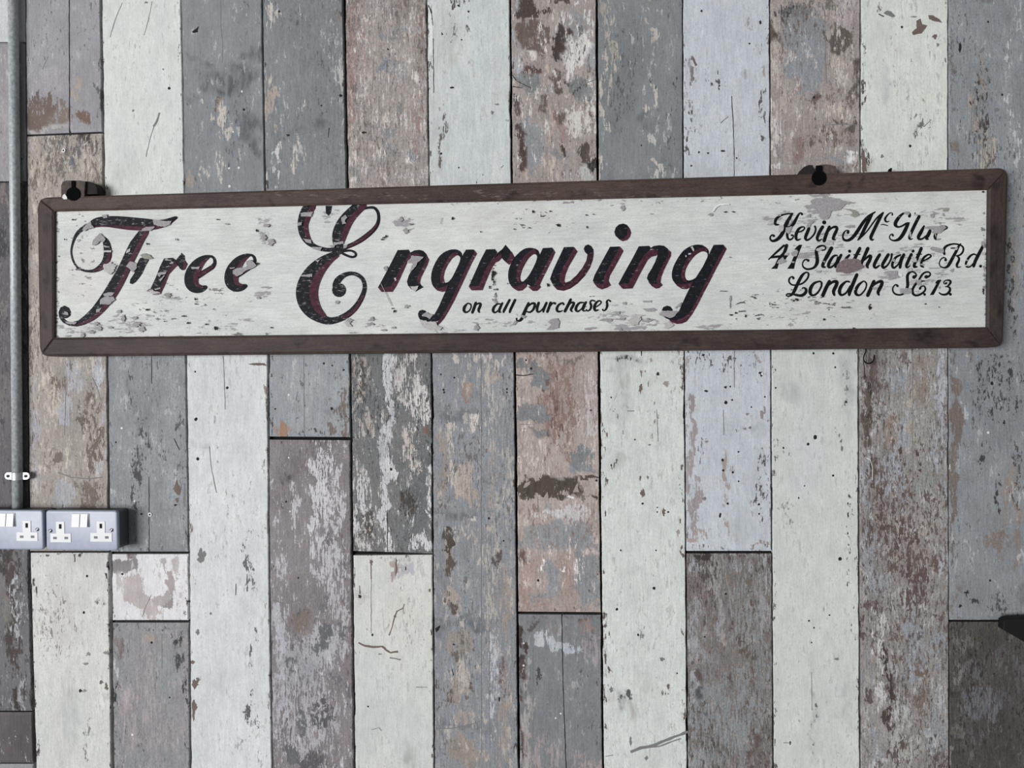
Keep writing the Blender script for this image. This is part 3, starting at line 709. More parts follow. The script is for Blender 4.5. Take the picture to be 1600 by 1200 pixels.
plank(7, 440, 956, (172, 158, 151), (160, 146, 140), flecks=[((198, 187, 180), .15), ((138, 112, 104), .16), ((150, 148, 148), .06)], edge=.2, edgec=(96, 76, 70), slope1=1,
      A=[(826, 570, 20, 14, .96, (118, 122, 125)), (842, 590, 14, 12, .95, (122, 126, 129)), (848, 600, 8, 8, .85, (126, 130, 132)), (830, 648, 22, 14, .97, (124, 128, 132)), (848, 660, 12, 8, .9, (122, 126, 130)), (848, 680, 14, 5, .93, (122, 126, 128)), (870, 640, 6, 14, .8, (126, 124, 122)), (908, 715, 20, 22, .99, (120, 127, 131)), (916, 732, 16, 8, .9, (124, 131, 136)), (909, 696, 5, 9, .9, (122, 128, 131)), (895, 735, 10, 12, .7, (140, 146, 152)), (875, 590, 26, 40, .60, (142, 116, 108)), (862, 640, 14, 50, .62, (146, 116, 108)), (890, 640, 16, 50, .55, (138, 110, 102)), (885, 690, 10, 30, .55, (140, 114, 106)), (880, 560, 40, 8, .65, (120, 108, 102)), (923, 620, 10, 50, .62, (186, 180, 178)), (925, 570, 8, 40, .5, (180, 174, 172)), (835, 720, 24, 26, .42, (190, 178, 170)), (815, 625, 8, 16, .6, (200, 188, 178)), (826, 672, 10, 6, .7, (214, 206, 200)), (880, 803, 50, 7, .80, (190, 188, 190)), (905, 813, 26, 5, .9, (176, 178, 184)), (860, 795, 5, 6, .8, (150, 152, 156)), (882, 838, 58, 22, .99, (136, 140, 144)), (830, 830, 14, 8, .7, (140, 144, 147)), (820, 815, 10, 14, .5, (196, 184, 176)), (850, 850, 50, 10, .72, (142, 142, 145)), (922, 900, 22, 60, .99, (134, 138, 142)), (862, 905, 10, 22, .9, (142, 145, 149)), (850, 935, 16, 9, .92, (138, 141, 145)), (820, 865, 8, 8, .8, (108, 86, 80)), (826, 890, 14, 26, .84, (168, 144, 136)), (820, 930, 10, 24, .75, (160, 136, 128)), (885, 890, 10, 30, .88, (162, 138, 130)), (890, 925, 8, 18, .8, (166, 144, 136)), (903, 890, 6, 14, .72, (190, 178, 174)), (925, 858, 16, 5, .92, (196, 178, 172)), (860, 952, 50, 4, .6, PK)],
      B=[(860, 757, 40, 8, .98, (80, 71, 63), 5), (850, 772, 38, 7, .95, (80, 71, 63), 3), (895, 768, 16, 10, .80, (82, 73, 65)), (827, 768, 18, 8, .97, (80, 71, 63)), (918, 750, 14, 4, .85, (84, 75, 67)), (921, 784, 9, 3.5, .95, (76, 68, 62)), (850, 893, 4, 6, .70, (226, 226, 226)), (877, 893, 4, 6, .75, (228, 228, 228)), (900, 780, 20, 4, .45, (120, 112, 106)), (905, 890, 12, 16, .34, (220, 216, 214)), (865, 640, 20, 60, .33, (108, 84, 76)), (872, 750, 50, 2.5, .55, (150, 140, 136)), (928, 928, 8, 12, .4, (80, 82, 84))],
      dec=[('line', 'k', 1.4, [(806, 586), (818, 587), (834, 584)]), ('dot', 'k', 830, 576, 2), ('dot', 'k', 822, 563, 1.5), ('line', 's', 1.2, [(812, 645), (828, 652), (838, 662)]), ('line', 's', 1.2, [(812, 663), (835, 664)]), ('line', 's', 1.2, [(840.5, 776), (840.5, 800)]), ('dot', 'k', 932, 751, 1.8), ('dot', 'k', 923, 641, 1.5), ('poly', 't', [(895, 769), (900, 758), (903, 755), (903, 763), (905, 769)]), ('poly', 't', [(911, 757), (914, 754), (916, 758), (914, 761)]), ('poly', 'w', [(884, 777), (890, 774), (897, 777), (896, 780), (889, 777)]), ('poly', 't', [(847, 782), (853, 772), (855, 768), (857, 776), (858, 783)]), ('dot', 'k', 841, 907, 2), ('poly', 't', [(820, 755), (829, 752), (826, 759), (818, 763)]), ('line', 's', 1, [(888, 917), (896, 915)]), ('poly', 'b', [(852, 594), (858, 592), (857, 602), (853, 603)])], dark=0.045, white=0.035, fib=.16, kmed=2.2)
plank(7, 960, BOT, (118, 123, 127), (126, 129, 133), flecks=[((158, 156, 158), .14), ((86, 86, 90), .14)], edge=.2, edgec=(80, 66, 64), slope0=1,
      A=[(845, 1000, 14, 9, .85, (178, 184, 190)), (880, 1006, 30, 9, .80, (170, 178, 186)), (925, 985, 16, 10, .62, (142, 124, 118)), (926, 1010, 12, 22, .58, (150, 142, 146)), (870, 982, 14, 8, .6, (130, 116, 114)), (910, 980, 6, 5, .85, (100, 84, 80)), (840, 978, 9, 5, .85, (96, 90, 88)), (817, 1005, 6, 30, .97, (72, 58, 56)), (818, 1045, 6, 30, .9, (82, 66, 64)), (814, 1090, 3, 40, .6, (96, 78, 74)), (823, 1110, 6, 60, .55, (160, 156, 154)), (822, 1170, 8, 50, .6, (160, 150, 146)), (817, 1160, 4, 30, .75, (84, 70, 68)), (855, 1180, 30, 30, .4, (152, 142, 142)), (910, 1190, 30, 18, .5, (158, 146, 144)), (850, 965, 40, 4, .4, (110, 104, 104))],
      B=[(838, 1060, 6, 18, .48, (70, 70, 74)), (920, 1050, 5, 6, .5, (80, 80, 84)), (903, 1060, 2, 40, .35, (86, 86, 90))],
      dec=[('line', 'k', 1.4, [(877.8, 960), (879, 1040), (882, 1130), (884.5, 1200), (885, 1300)]), ('line', 'g', .8, [(831, 1015), (831, 1180)]), ('line', 'g', 1.1, [(854, 1040), (852, 1090), (851, 1160), (849, 1200)]), ('dot', 'w', 818, 1005, 1.6), ('dot', 'w', 818, 1040, 1.6), ('dot', 'w', 868, 1122, 1.5), ('dot', 'w', 876, 1115, 1.5), ('line', 's', .9, [(833, 1015), (833, 1160)])], dark=0.04, white=0.015, fib=.1)
# column 8
plank(8, TOP, 430, (121, 127, 130), (130, 135, 138),
      A=[(941, 30, 6, 40, .58, (156, 150, 142)), (950, 60, 8, 70, .54, (158, 152, 143)), (958, 90, 5, 60, .56, (172, 166, 154)), (941, 120, 5, 70, .62, (180, 174, 164)), (945, 180, 5, 20, .55, (184, 178, 168)), (941, 250, 4, 30, .5, TL), (1019, 52, 6, 20, .92, (180, 176, 170)), (1016, 70, 4, 8, .8, (174, 166, 156)), (1013, 20, 2.6, 18, .7, (168, 160, 150)), (1020, 145, 4, 8, .78, (180, 176, 168)), (1022, 160, 3, 7, .76, TL), (1010, 168, 5, 4, .76, TL), (1021, 212, 4, 14, .78, (180, 178, 172)), (1008, 198, 2, 4, .8, W3), (1028, 262, 8, 16, .78, (182, 180, 174)), (1020, 248, 3, 8, .76, TL), (1030, 60, 1.6, 60, .42, GL), (990, 80, 2, 50, .4, GL), (1020, 100, 4, 30, .4, GL)],
      S=[(1008, 184, 12, 12, .8, (92, 96, 99)), (950, 197, 14, 5, .5, (92, 96, 98)), (985, 110, 30, 50, .25, (110, 118, 124)), (1045, 100, 10, 100, .25, (140, 145, 148))],
      B=[(1052, 150, 4, 40, .36, (66, 66, 68)), (1020, 130, 4, 20, .3, (80, 80, 82))],
      dec=[('line', 's', 1, [(942, 198), (956, 198)]), ('dot', 'k', 1002, 227, 1.3)], dark=0.035, white=0.02, fib=.1)
plank(8, 440, BOT, (206, 212, 209), (198, 206, 203), edge=.38, edgec=(104, 88, 82),
      S=[(975, 562, 26, 8, .95, (96, 101, 101)), (972, 580, 24, 10, .55, (150, 156, 154)), (972, 605, 14, 22, .55, (156, 160, 156)), (970, 650, 16, 30, .35, (166, 170, 168)), (965, 720, 18, 10, .45, (168, 172, 168)), (968, 760, 16, 10, .3, (170, 174, 170)), (1030, 590, 16, 10, .4, (184, 180, 170)), (975, 1097, 12, 12, .75, (122, 126, 124)), (985, 1115, 8, 10, .5, (140, 132, 128)), (1010, 1080, 18, 12, .4, (178, 178, 164)), (990, 890, 16, 14, .35, (170, 174, 172)), (1010, 1055, 26, 8, .35, (172, 176, 176)), (955, 1080, 6, 10, .45, (172, 152, 152))],
      B=[(972, 565, 22, 8, .46, (60, 64, 66)), (968, 640, 12, 20, .30, (110, 112, 110)), (939, 660, 3, 80, .58, (120, 98, 92)), (1003, 580, 2.5, 10, .66, (120, 106, 98)), (1012, 660, 2, 40, .36, (132, 126, 118)), (1026, 650, 2, 30, .40, (140, 136, 130)), (967, 676, 10, 4, .5, (120, 116, 110)), (960, 720, 8, 6, .42, (96, 96, 94)), (944, 1000, 3, 80, .6, (90, 78, 76)), (975, 1095, 12, 8, .45, (82, 84, 84)), (1002, 980, 10, 20, .3, (130, 132, 130)), (1034, 1080, 6, 6, .5, (110, 108, 104))],
      dec=[('line', 'k', 1.6, [(1002, 548), (1002, 556)]), ('chip', 'b', 1001, 606, 3, 9), ('chip', 's', 1013, 600, 1.2, 5), ('chip', 't', 1041, 600, 5, 4), ('chip', 't', 1017, 563, 2, 4), ('chip', 'b', 1037, 800, 3, 7), ('chip', 'b', 1004, 771, 3.5, 6), ('chip', 'b', 1000, 747, 2, 4), ('chip', 's', 1012, 746, 2, 3), ('chip', 't', 1059, 832, 2.5, 6), ('chip', 'k', 1028, 584, 3, 3), ('chip', 'b', 1063, 813, 1.6, 4), ('dot', 'k', 955, 621, 1.4), ('dot', 'k', 992, 687, 1.5), ('dot', 'k', 1004, 787, 1.8), ('dot', 'k', 1044, 800, 1.6), ('dot', 'k', 1027, 793, 1.2), ('dot', 'k', 1027, 800, 1.2), ('dot', 'k', 955, 727, 1.5), ('chip', 'k', 946, 803, 1.2, 6), ('dot', 'k', 1022, 919, 2.4), ('dot', 'k', 964, 952, 2.2), ('dot', 'k', 997, 992, 2), ('chip', 's', 1034, 1030, 4, 3), ('chip', 'b', 1044, 1072, 2.5, 4), ('chip', 's', 955, 1077, 3, 4), ('chip', 's', 985, 1158, 2.2, 7), ('line', 's', 4, [(985, 1175), (1000, 1169), (1020, 1165), (1040, 1157), (1075, 1143)]), ('line', 's', 2, [(1000, 1170), (1030, 1166), (1064, 1154)]), ('chip', 'b', 943, 894, 1.6, 4), ('line', 's', 1.4, [(980, 642), (991, 642)]), ('line', 's', 1, [(946, 1182), (958, 1180)]), ('chip', 's', 1010, 1185, 3, 4), ('dot', 'k', 970, 860, 1.4), ('dot', 'k', 1025, 860, 1.3), ('dot', 'k', 1058, 1052, 1.3), ('chip', 'b', 1015, 695, 3, 1.3), ('line', 's', 1, [(1026, 640), (1028, 690)])], dark=0.035, fib=.08)
# column 9
plank(9, TOP, 861, (188, 197, 205), (182, 191, 200), edge=.36, edgec=(120, 110, 108),
      A=[(1081, 128, 5, 12, .92, (124, 116, 114)), (1084, 97, 3, 8, .85, (112, 108, 108)), (1075, 108, 5, 10, .7, (150, 150, 156)), (1074, 145, 3, 22, .6, (140, 134, 134)), (1082, 628, 8, 12, .92, (148, 138, 138)), (1076, 575, 3, 22, .6, (150, 142, 142)), (1084, 690, 5, 45, .88, (152, 142, 143)), (1077, 730, 6, 50, .62, (156, 148, 150)), (1091, 770, 7, 30, .75, (156, 146, 146)), (1084, 800, 10, 30, .72, (154, 144, 146)), (1100, 835, 12, 14, .6, (160, 146, 140)), (1136, 735, 4, 25, .85, (162, 148, 140)), (1138, 770, 3, 30, .65, (164, 152, 146)), (1138, 820, 3, 20, .65, (166, 150, 144)), (1190, 648, 4, 12, .9, (142, 132, 126)), (1193, 105, 4, 14, .6, (160, 152, 144)), (1182, 565, 2, 10, .7, (156, 142, 138)), (1178, 792, 5, 4, .65, (160, 148, 142)), (1085, 845, 14, 5, .7, (170, 150, 142)), (1150, 740, 2, 8, .6, (156, 148, 148)), (1170, 30, 5, 14, .4, (150, 150, 152)), (1185, 855, 16, 4, .6, (150, 130, 122))],
      B=[(1079, 170, 4, 50, .40, (70, 70, 72)), (1078, 230, 5, 20, .44, (80, 78, 78)), (1192, 180, 5, 60, .42, (92, 88, 86)), (1120, 130, 14, 20, .30, (84, 84, 88)), (1190, 760, 10, 60, .34, (90, 84, 84)), (1160, 680, 12, 4, .3, (110, 112, 110)), (1082, 550, 5, 20, .4, (80, 78, 80)), (1100, 690, 6, 30, .3, (120, 112, 112)), (1140, 560, 60, 30, .26, (90, 88, 90))],
      S=[(1165, 112, 7, 5, .9, (116, 122, 126)), (1180, 680, 20, 12, .5, (152, 160, 158)), (1150, 200, 50, 60, .25, (196, 204, 210)), (1155, 820, 20, 20, .5, (164, 172, 176)), (1100, 275, 40, 12, .3, (160, 166, 166)), (1180, 740, 20, 40, .3, (170, 180, 184))],
      dec=[('line', 'k', 1.2, [(1143.5, 150), (1144.5, 175), (1146, 205), (1147, 240), (1147, 276)]), ('line', 's', 1.2, [(1147.5, 548), (1147, 570), (1147.5, 605)]), ('line', 's', 1.6, [(1126, 192), (1138, 182)]), ('chip', 'k', 1124, 134, 2, 1.6), ('chip', 'k', 1190, 584, 4, 4), ('dot', 'w', 1191, 584, 2), ('chip', 'k', 1103, 611, 3, 2), ('chip', 'k', 1134, 605, 2.6, 2.6), ('dot', 'k', 1141, 604, 1.4), ('dot', 'k', 1134, 629, 2.8), ('dot', 'k', 1144, 625, 1.6), ('dot', 'k', 1129, 719, 2.2), ('dot', 'k', 1130, 735, 2), ('dot', 'k', 1145, 738, 2), ('dot', 'k', 1154, 706, 1.5), ('dot', 'k', 1137, 787, 1.9), ('chip', 'k', 1125, 805, 2, 3.4), ('dot', 'k', 1186, 788, 1.8), ('dot', 'k', 1186, 803, 1.5), ('chip', 'k', 1099, 555, 3, 2), ('dot', 'k', 1096, 17, 1.8), ('chip', 'k', 1188, 35, 2, 4), ('dot', 'k', 1171, 68, 1.5), ('chip', 'k', 1130, 236, 4, 1.5), ('chip', 'k', 1106, 239, 3, 1.5), ('chip', 'k', 1092, 238, 2, 2), ('chip', 'k', 1080, 259, 2, 1.4), ('dot', 'k', 1151, 247, 1.4), ('poly', 'b', [(1082, 86), (1089, 102), (1086, 103), (1083, 96)]), ('line', 's', 1, [(1130, 640), (1131, 680)]), ('chip', 's', 1168, 647, 3, 1.6), ('chip', 's', 1101, 779, 3, 3), ('chip', 's', 1104, 690, 3, 1.6), ('dot', 'k', 1174, 636, 1.3), ('dot', 'k', 1154, 752, 1.4), ('dot', 'k', 1195, 620, 1.4)], dark=0.045, fib=.08)
plank(9, 865, BOT, (112, 105, 101), (124, 117, 113), flecks=[((134, 138, 142), .36), ((78, 68, 62), .32), ((154, 148, 142), .15)],
      A=[(1082, 985, 8, 50, .66, (152, 153, 160)), (1085, 890, 12, 16, .72, (156, 158, 164)), (1118, 890, 14, 24, .6, (138, 136, 134)), (1123, 960, 6, 40, .62, (150, 150, 156)), (1140, 880, 12, 12, .9, (118, 116, 118)), (1160, 888, 14, 10, .6, (152, 154, 158)), (1192, 885, 10, 30, .6, (146, 150, 154)), (1165, 910, 14, 14, .6, (112, 106, 98)), (1084, 1080, 9, 30, .80, (152, 155, 162)), (1083, 1120, 8, 30, .62, (148, 150, 158)), (1130, 1000, 4, 20, .7, (160, 150, 144)), (1095, 930, 10, 30, .6, (120, 106, 106)), (1170, 990, 16, 60, .6, (98, 86, 78)), (1172, 1080, 14, 60, .55, (106, 94, 86)), (1195, 940, 6, 50, .6, (144, 144, 148)), (1090, 1200, 16, 40, .5, (140, 142, 148))],
      B=[(1140, 1130, 60, 80, .52, (128, 133, 137)), (1110, 1060, 20, 40, .5, (126, 128, 132)), (1160, 960, 40, 60, .40, (128, 130, 132)), (1190, 1040, 12, 60, .52, (122, 126, 128)), (1098, 1085, 8, 18, .92, (80, 83, 87)), (1108, 1120, 6, 8, .8, (92, 96, 100)), (1092, 1060, 7, 12, .8, (98, 84, 82)), (1094, 870, 12, 6, .85, (64, 56, 54)), (1140, 965, 5, 40, .64, (74, 62, 56)), (1133, 930, 4, 20, .56, (84, 72, 66)), (1142, 1070, 4, 14, .7, (88, 76, 72)), (1156, 867, 6, 6, .8, (84, 78, 76)), (1180, 1180, 20, 30, .45, (98, 84, 80)), (1150, 1250, 50, 50, .5, (126, 130, 134))],
      dec=[('line', 's', 1.2, [(1125, 870), (1130, 920), (1136, 970), (1141, 1040)]), ('line', 't', 1.2, [(1122, 925), (1127, 960), (1130, 1010)]), ('line', 't', 1, [(1133, 895), (1140, 930), (1144, 970)]), ('dot', 'k', 1134, 928, 2), ('dot', 'k', 1101, 995, 1.5)], dark=0.055, white=0.025, fib=.22)
# column 10
plank(10, TOP, 430, (164, 155, 150), (150, 142, 138), flecks=[((194, 187, 180), .2), ((106, 94, 88), .2), ((138, 142, 146), .08)],
      A=[(1255, 50, 34, 26, .96, (134, 138, 143)), (1260, 100, 32, 42, .99, (138, 143, 149)), (1240, 22, 30, 16, .66, (116, 118, 120)), (1275, 20, 14, 20, .6, (126, 128, 130)), (1310, 60, 14, 22, .95, (96, 90, 82)), (1318, 80, 9, 14, .85, (92, 86, 80)), (1298, 52, 8, 7, .8, (98, 90, 84)), (1300, 10, 9, 10, .8, (112, 108, 102)), (1336, 60, 6, 50, .6, (146, 138, 136)), (1325, 15, 16, 24, .6, (168, 160, 160)), (1334, 130, 8, 40, .66, (110, 102, 96)), (1304, 100, 10, 16, .66, (168, 158, 148)), (1243, 128, 5, 24, .95, (146, 122, 116)), (1259, 128, 4, 8, .95, (112, 92, 86)), (1279, 158, 8, 14, .95, (108, 86, 82)), (1276, 180, 3, 14, .8, (110, 90, 86)), (1250, 225, 9, 26, .75, (138, 116, 112)), (1246, 250, 5, 14, .7, (140, 118, 114)), (1212, 80, 7, 60, .6, (180, 172, 162)), (1211, 52, 9, 14, .8, (84, 76, 70)), (1212, 200, 10, 60, .58, (190, 186, 182)), (1222, 150, 10, 40, .55, (176, 164, 156)), (1215, 260, 14, 10, .6, (200, 198, 196)), (1326, 248, 12, 5, .9, (210, 210, 210)), (1300, 250, 22, 5, .75, (140, 144, 148)), (1305, 180, 18, 30, .45, (184, 170, 158)), (1312, 110, 10, 16, .5, (184, 174, 162)), (1320, 215, 20, 16, .5, (120, 108, 100)), (1335, 185, 6, 24, .7, (96, 88, 82)), (1320, 262, 18, 8, .5, (120, 108, 100))],
      B=[(1290, 215, 30, 20, .42, (108, 92, 84)), (1230, 18, 24, 12, .42, (70, 70, 72)), (1335, 110, 6, 30, .4, (84, 76, 70)), (1310, 150, 16, 16, .38, (120, 106, 96)), (1310, 188, 12, 6, .5, (98, 88, 82))],
      dec=[('line', 's', 1.2, [(1289, 20), (1290, 70), (1291, 130)]), ('line', 's', 1.2, [(1290, 195), (1320, 194), (1343, 195)]), ('dot', 'k', 1272, 152, 2)], dark=0.045, white=0.03, fib=.18, kmed=2.2)
plank(10, 440, BOT, (202, 209, 202), (194, 202, 199), edge=.3, edgec=(96, 92, 92),
      S=[(1262, 725, 30, 60, .5, (194, 202, 208)), (1235, 615, 16, 14, .45, (160, 166, 166)), (1330, 590, 8, 60, .6, (158, 164, 166)), (1318, 570, 6, 40, .4, (168, 172, 172)), (1230, 730, 6, 20, .4, (194, 192, 170)), (1325, 1095, 6, 30, .6, (150, 156, 156)), (1307, 1035, 7, 9, .5, (166, 170, 166)), (1270, 1110, 3, 90, .6, (158, 164, 160)), (1328, 1130, 4, 20, .5, (150, 154, 154)), (1305, 1118, 5, 4, .6, (160, 164, 160)), (1270, 920, 50, 60, .3, (208, 212, 200)), (1215, 880, 8, 30, .3, (176, 182, 188))],
      B=[(1323, 600, 5, 60, .34, (120, 122, 122)), (1314, 690, 6, 20, .34, (110, 112, 112)), (1325, 830, 2, 60, .42, (70, 70, 72)), (1325, 940, 2, 60, .36, (80, 80, 82)), (1271, 1130, 1.6, 60, .42, (96, 98, 98)), (1225, 800, 10, 30, .3, (130, 130, 120)), (1220, 700, 14, 20, .26, (120, 120, 116))],
      dec=[('dot', 'k', 1273.5, 683, 3.2), ('dot', 'k', 1262.5, 694, 2.2), ('dot', 'k', 1302, 743, 2), ('dot', 'k', 1322, 628, 1.8), ('dot', 'k', 1271, 552, 1.8), ('dot', 'k', 1302, 552, 1.8), ('dot', 'k', 1305, 574, 1.6), ('dot', 'k', 1212, 606, 1.6), ('dot', 'k', 1312.5, 873.5, 2.8), ('dot', 'k', 1257, 759, 1.2), ('dot', 'k', 1248, 778, 1.4), ('dot', 'k', 1224, 700, 1.6), ('dot', 'k', 1264, 970, 1.6), ('dot', 'k', 1296, 961, 1.4), ('dot', 'k', 1272, 981, 1.3), ('chip', 'k', 1325, 805, 1.3, 5), ('chip', 'k', 1325, 787, 1.1, 2.4), ('chip', 'k', 1324.5, 833, 1.3, 2.4), ('chip', 'k', 1234.5, 1161, 1.6, 3), ('line', 's', 1, [(1224, 1161), (1236, 1161)]), ('chip', 's', 1307, 1030, 4, 2), ('line', 's', .9, [(1268, 1050), (1269, 1110)]), ('dot', 'k', 1268, 1004, 1.2)], dark=0.022, fib=.07)
# column 11
plank(11, TOP, 430, (210, 216, 208), (203, 210, 202), edge=.34, edgec=(84, 80, 80),
      S=[(1385, 130, 6, 40, .6, (176, 184, 188)), (1378, 90, 10, 50, .35, (188, 196, 200)), (1400, 70, 6, 12, .35, (206, 190, 182)), (1352, 265, 8, 14, .6, (150, 144, 138)), (1430, 260, 8, 5, .6, (150, 152, 150)), (1440, 180, 30, 60, .25, (214, 216, 206))],
      B=[(1383, 150, 2, 30, .42, (140, 144, 146)), (1440, 190, 20, 30, .26, (110, 112, 108)), (1347, 170, 2, 60, .48, (70, 68, 68)), (1350, 258, 4, 14, .6, (80, 70, 66)), (1374, 10, 2, 20, .4, (120, 116, 112)), (1393, 60, 3, 20, .36, (140, 120, 112))],
      dec=[('poly', 's', [(1380, 20), (1386, 16), (1393, 18), (1399, 25), (1394, 27), (1386, 24)]), ('line', 'k', 1.8, [(1373, 22), (1381, 26)]), ('poly', 'b', [(1450, 24), (1458, 24), (1468, 30), (1473, 36), (1463, 34), (1452, 30)]), ('poly', 'b', [(1432, 32), (1438, 29), (1441, 38), (1449, 40), (1446, 45), (1440, 52), (1427, 55), (1425, 50), (1432, 44)]), ('chip', 'b', 1461, 57, 4, 5), ('chip', 's', 1465, 70, 2.6, 4), ('chip', 'k', 1409, 42, 2, 2.2), ('chip', 's', 1428, 26, 6, 1.4), ('chip', 's', 1378, 244, 2.6, 3), ('dot', 'k', 1422, 228, 2.2), ('line', 's', 1.2, [(1443, 198), (1455, 187)]), ('poly', 'b', [(1346, 225), (1351, 240), (1355, 268), (1347, 268)]), ('poly', 'k', [(1389, 269), (1392, 262), (1394, 263), (1392, 270)])], dark=0.025, fib=.07)
plank(11, 440, BOT, (136, 132, 130), (148, 143, 139), flecks=[((168, 170, 172), .28), ((98, 83, 79), .32), ((78, 68, 64), .14)],
      A=[(1352, 640, 7, 60, .90, (92, 83, 76)), (1363, 590, 5, 30, .7, (90, 80, 74)), (1367, 740, 4, 30, .9, (88, 74, 68)), (1352, 760, 7, 40, .80, (146, 150, 156)), (1360, 715, 8, 10, .75, (170, 173, 176)), (1363, 660, 4, 20, .75, (176, 176, 176)), (1350, 600, 4, 10, .8, (170, 172, 172)), (1385, 600, 14, 20, .60, (152, 156, 160)), (1405, 595, 12, 18, .68, (138, 144, 151)), (1375, 640, 8, 30, .6, (140, 142, 148)), (1394, 672, 14, 22, .80, (144, 124, 112)), (1415, 680, 12, 30, .75, (146, 152, 160)), (1395, 725, 20, 20, .80, (148, 153, 161)), (1385, 760, 12, 14, .75, (150, 154, 162)), (1410, 770, 10, 40, .66, (146, 150, 158)), (1440, 600, 14, 40, .60, (140, 126, 116)), (1425, 650, 4, 60, .7, (166, 158, 146)), (1445, 680, 14, 50, .62, (148, 148, 142)), (1450, 740, 14, 40, .66, (136, 142, 138)), (1470, 600, 9, 60, .78, (164, 168, 176)), (1468, 690, 10, 40, .66, (150, 156, 164)), (1475, 760, 6, 60, .6, (148, 154, 162)), (1410, 820, 50, 20, .55, (164, 156, 146)), (1420, 860, 36, 30, .55, (150, 140, 134)), (1358, 870, 12, 50, .68, (142, 146, 152)), (1376, 910, 14, 20, .75, (146, 150, 156)), (1470, 870, 8, 20, .7, (156, 160, 166)), (1425, 960, 18, 30, .76, (146, 152, 160)), (1418, 940, 6, 14, .8, (176, 178, 182)), (1428, 1010, 16, 60, .70, (140, 146, 152)), (1465, 1010, 14, 40, .6, (138, 144, 150)), (1395, 1040, 10, 14, .72, (146, 151, 157)), (1372, 1000, 8, 60, .58, (186, 184, 182)), (1405, 1100, 14, 30, .66, (168, 172, 172)), (1415, 1150, 20, 30, .6, (164, 166, 158)), (1460, 1150, 20, 40, .7, (140, 146, 150)), (1372, 1090, 6, 40, .7, (188, 188, 190)), (1355, 1060, 8, 40, .6, (136, 138, 146)), (1470, 1100, 8, 30, .6, (160, 164, 168)), (1365, 1170, 14, 30, .6, (140, 144, 150)), (1400, 1250, 40, 50, .5, GL)],
      B=[(1355, 620, 4, 50, .52, (66, 58, 54)), (1413, 720, 3, 26, .62, (84, 62, 58)), (1432, 735, 3, 36, .66, (82, 64, 60)), (1433, 770, 4, 20, .5, (90, 70, 66)), (1417, 560, 10, 14, .55, (108, 98, 92)), (1400, 830, 50, 30, .44, (92, 76, 72)), (1425, 900, 24, 18, .60, (96, 76, 74)), (1410, 880, 30, 30, .44, (98, 80, 76)), (1430, 930, 22, 14, .52, (94, 76, 72)), (1365, 950, 14, 10, .55, (98, 82, 76)), (1352, 970, 6, 30, .58, (92, 78, 74)), (1380, 1030, 6, 26, .62, (66, 56, 54)), (1391, 1075, 8, 24, .95, (72, 60, 56)), (1390, 1115, 6, 20, .8, (78, 66, 62)), (1355, 1090, 7, 14, .66, (92, 80, 80)), (1400, 1175, 18, 14, .52, (92, 78, 72)), (1440, 1080, 8, 60, .5, (116, 98, 88)), (1400, 780, 40, 60, .36, (100, 84, 78)), (1460, 800, 20, 60, .36, (100, 86, 80)), (1380, 790, 5, 50, .55, (92, 74, 68)), (1358, 735, 3, 16, .6, (76, 66, 62)), (1400, 1000, 12, 40, .4, (104, 88, 82)), (1440, 870, 30, 20, .5, (106, 88, 84)), (1470, 1190, 14, 30, .5, (100, 84, 78))],
      dec=[('line', 'w', 1.0, [(1354, 716), (1360, 718), (1363, 730), (1363, 750)]), ('line', 'k', 1.2, [(1349, 560), (1352, 590)]), ('line', 's', 1.2, [(1357, 780), (1357, 830)]), ('line', 's', 1.2, [(1426, 560), (1426, 800)])], dark=0.065, white=0.035, fib=.22)
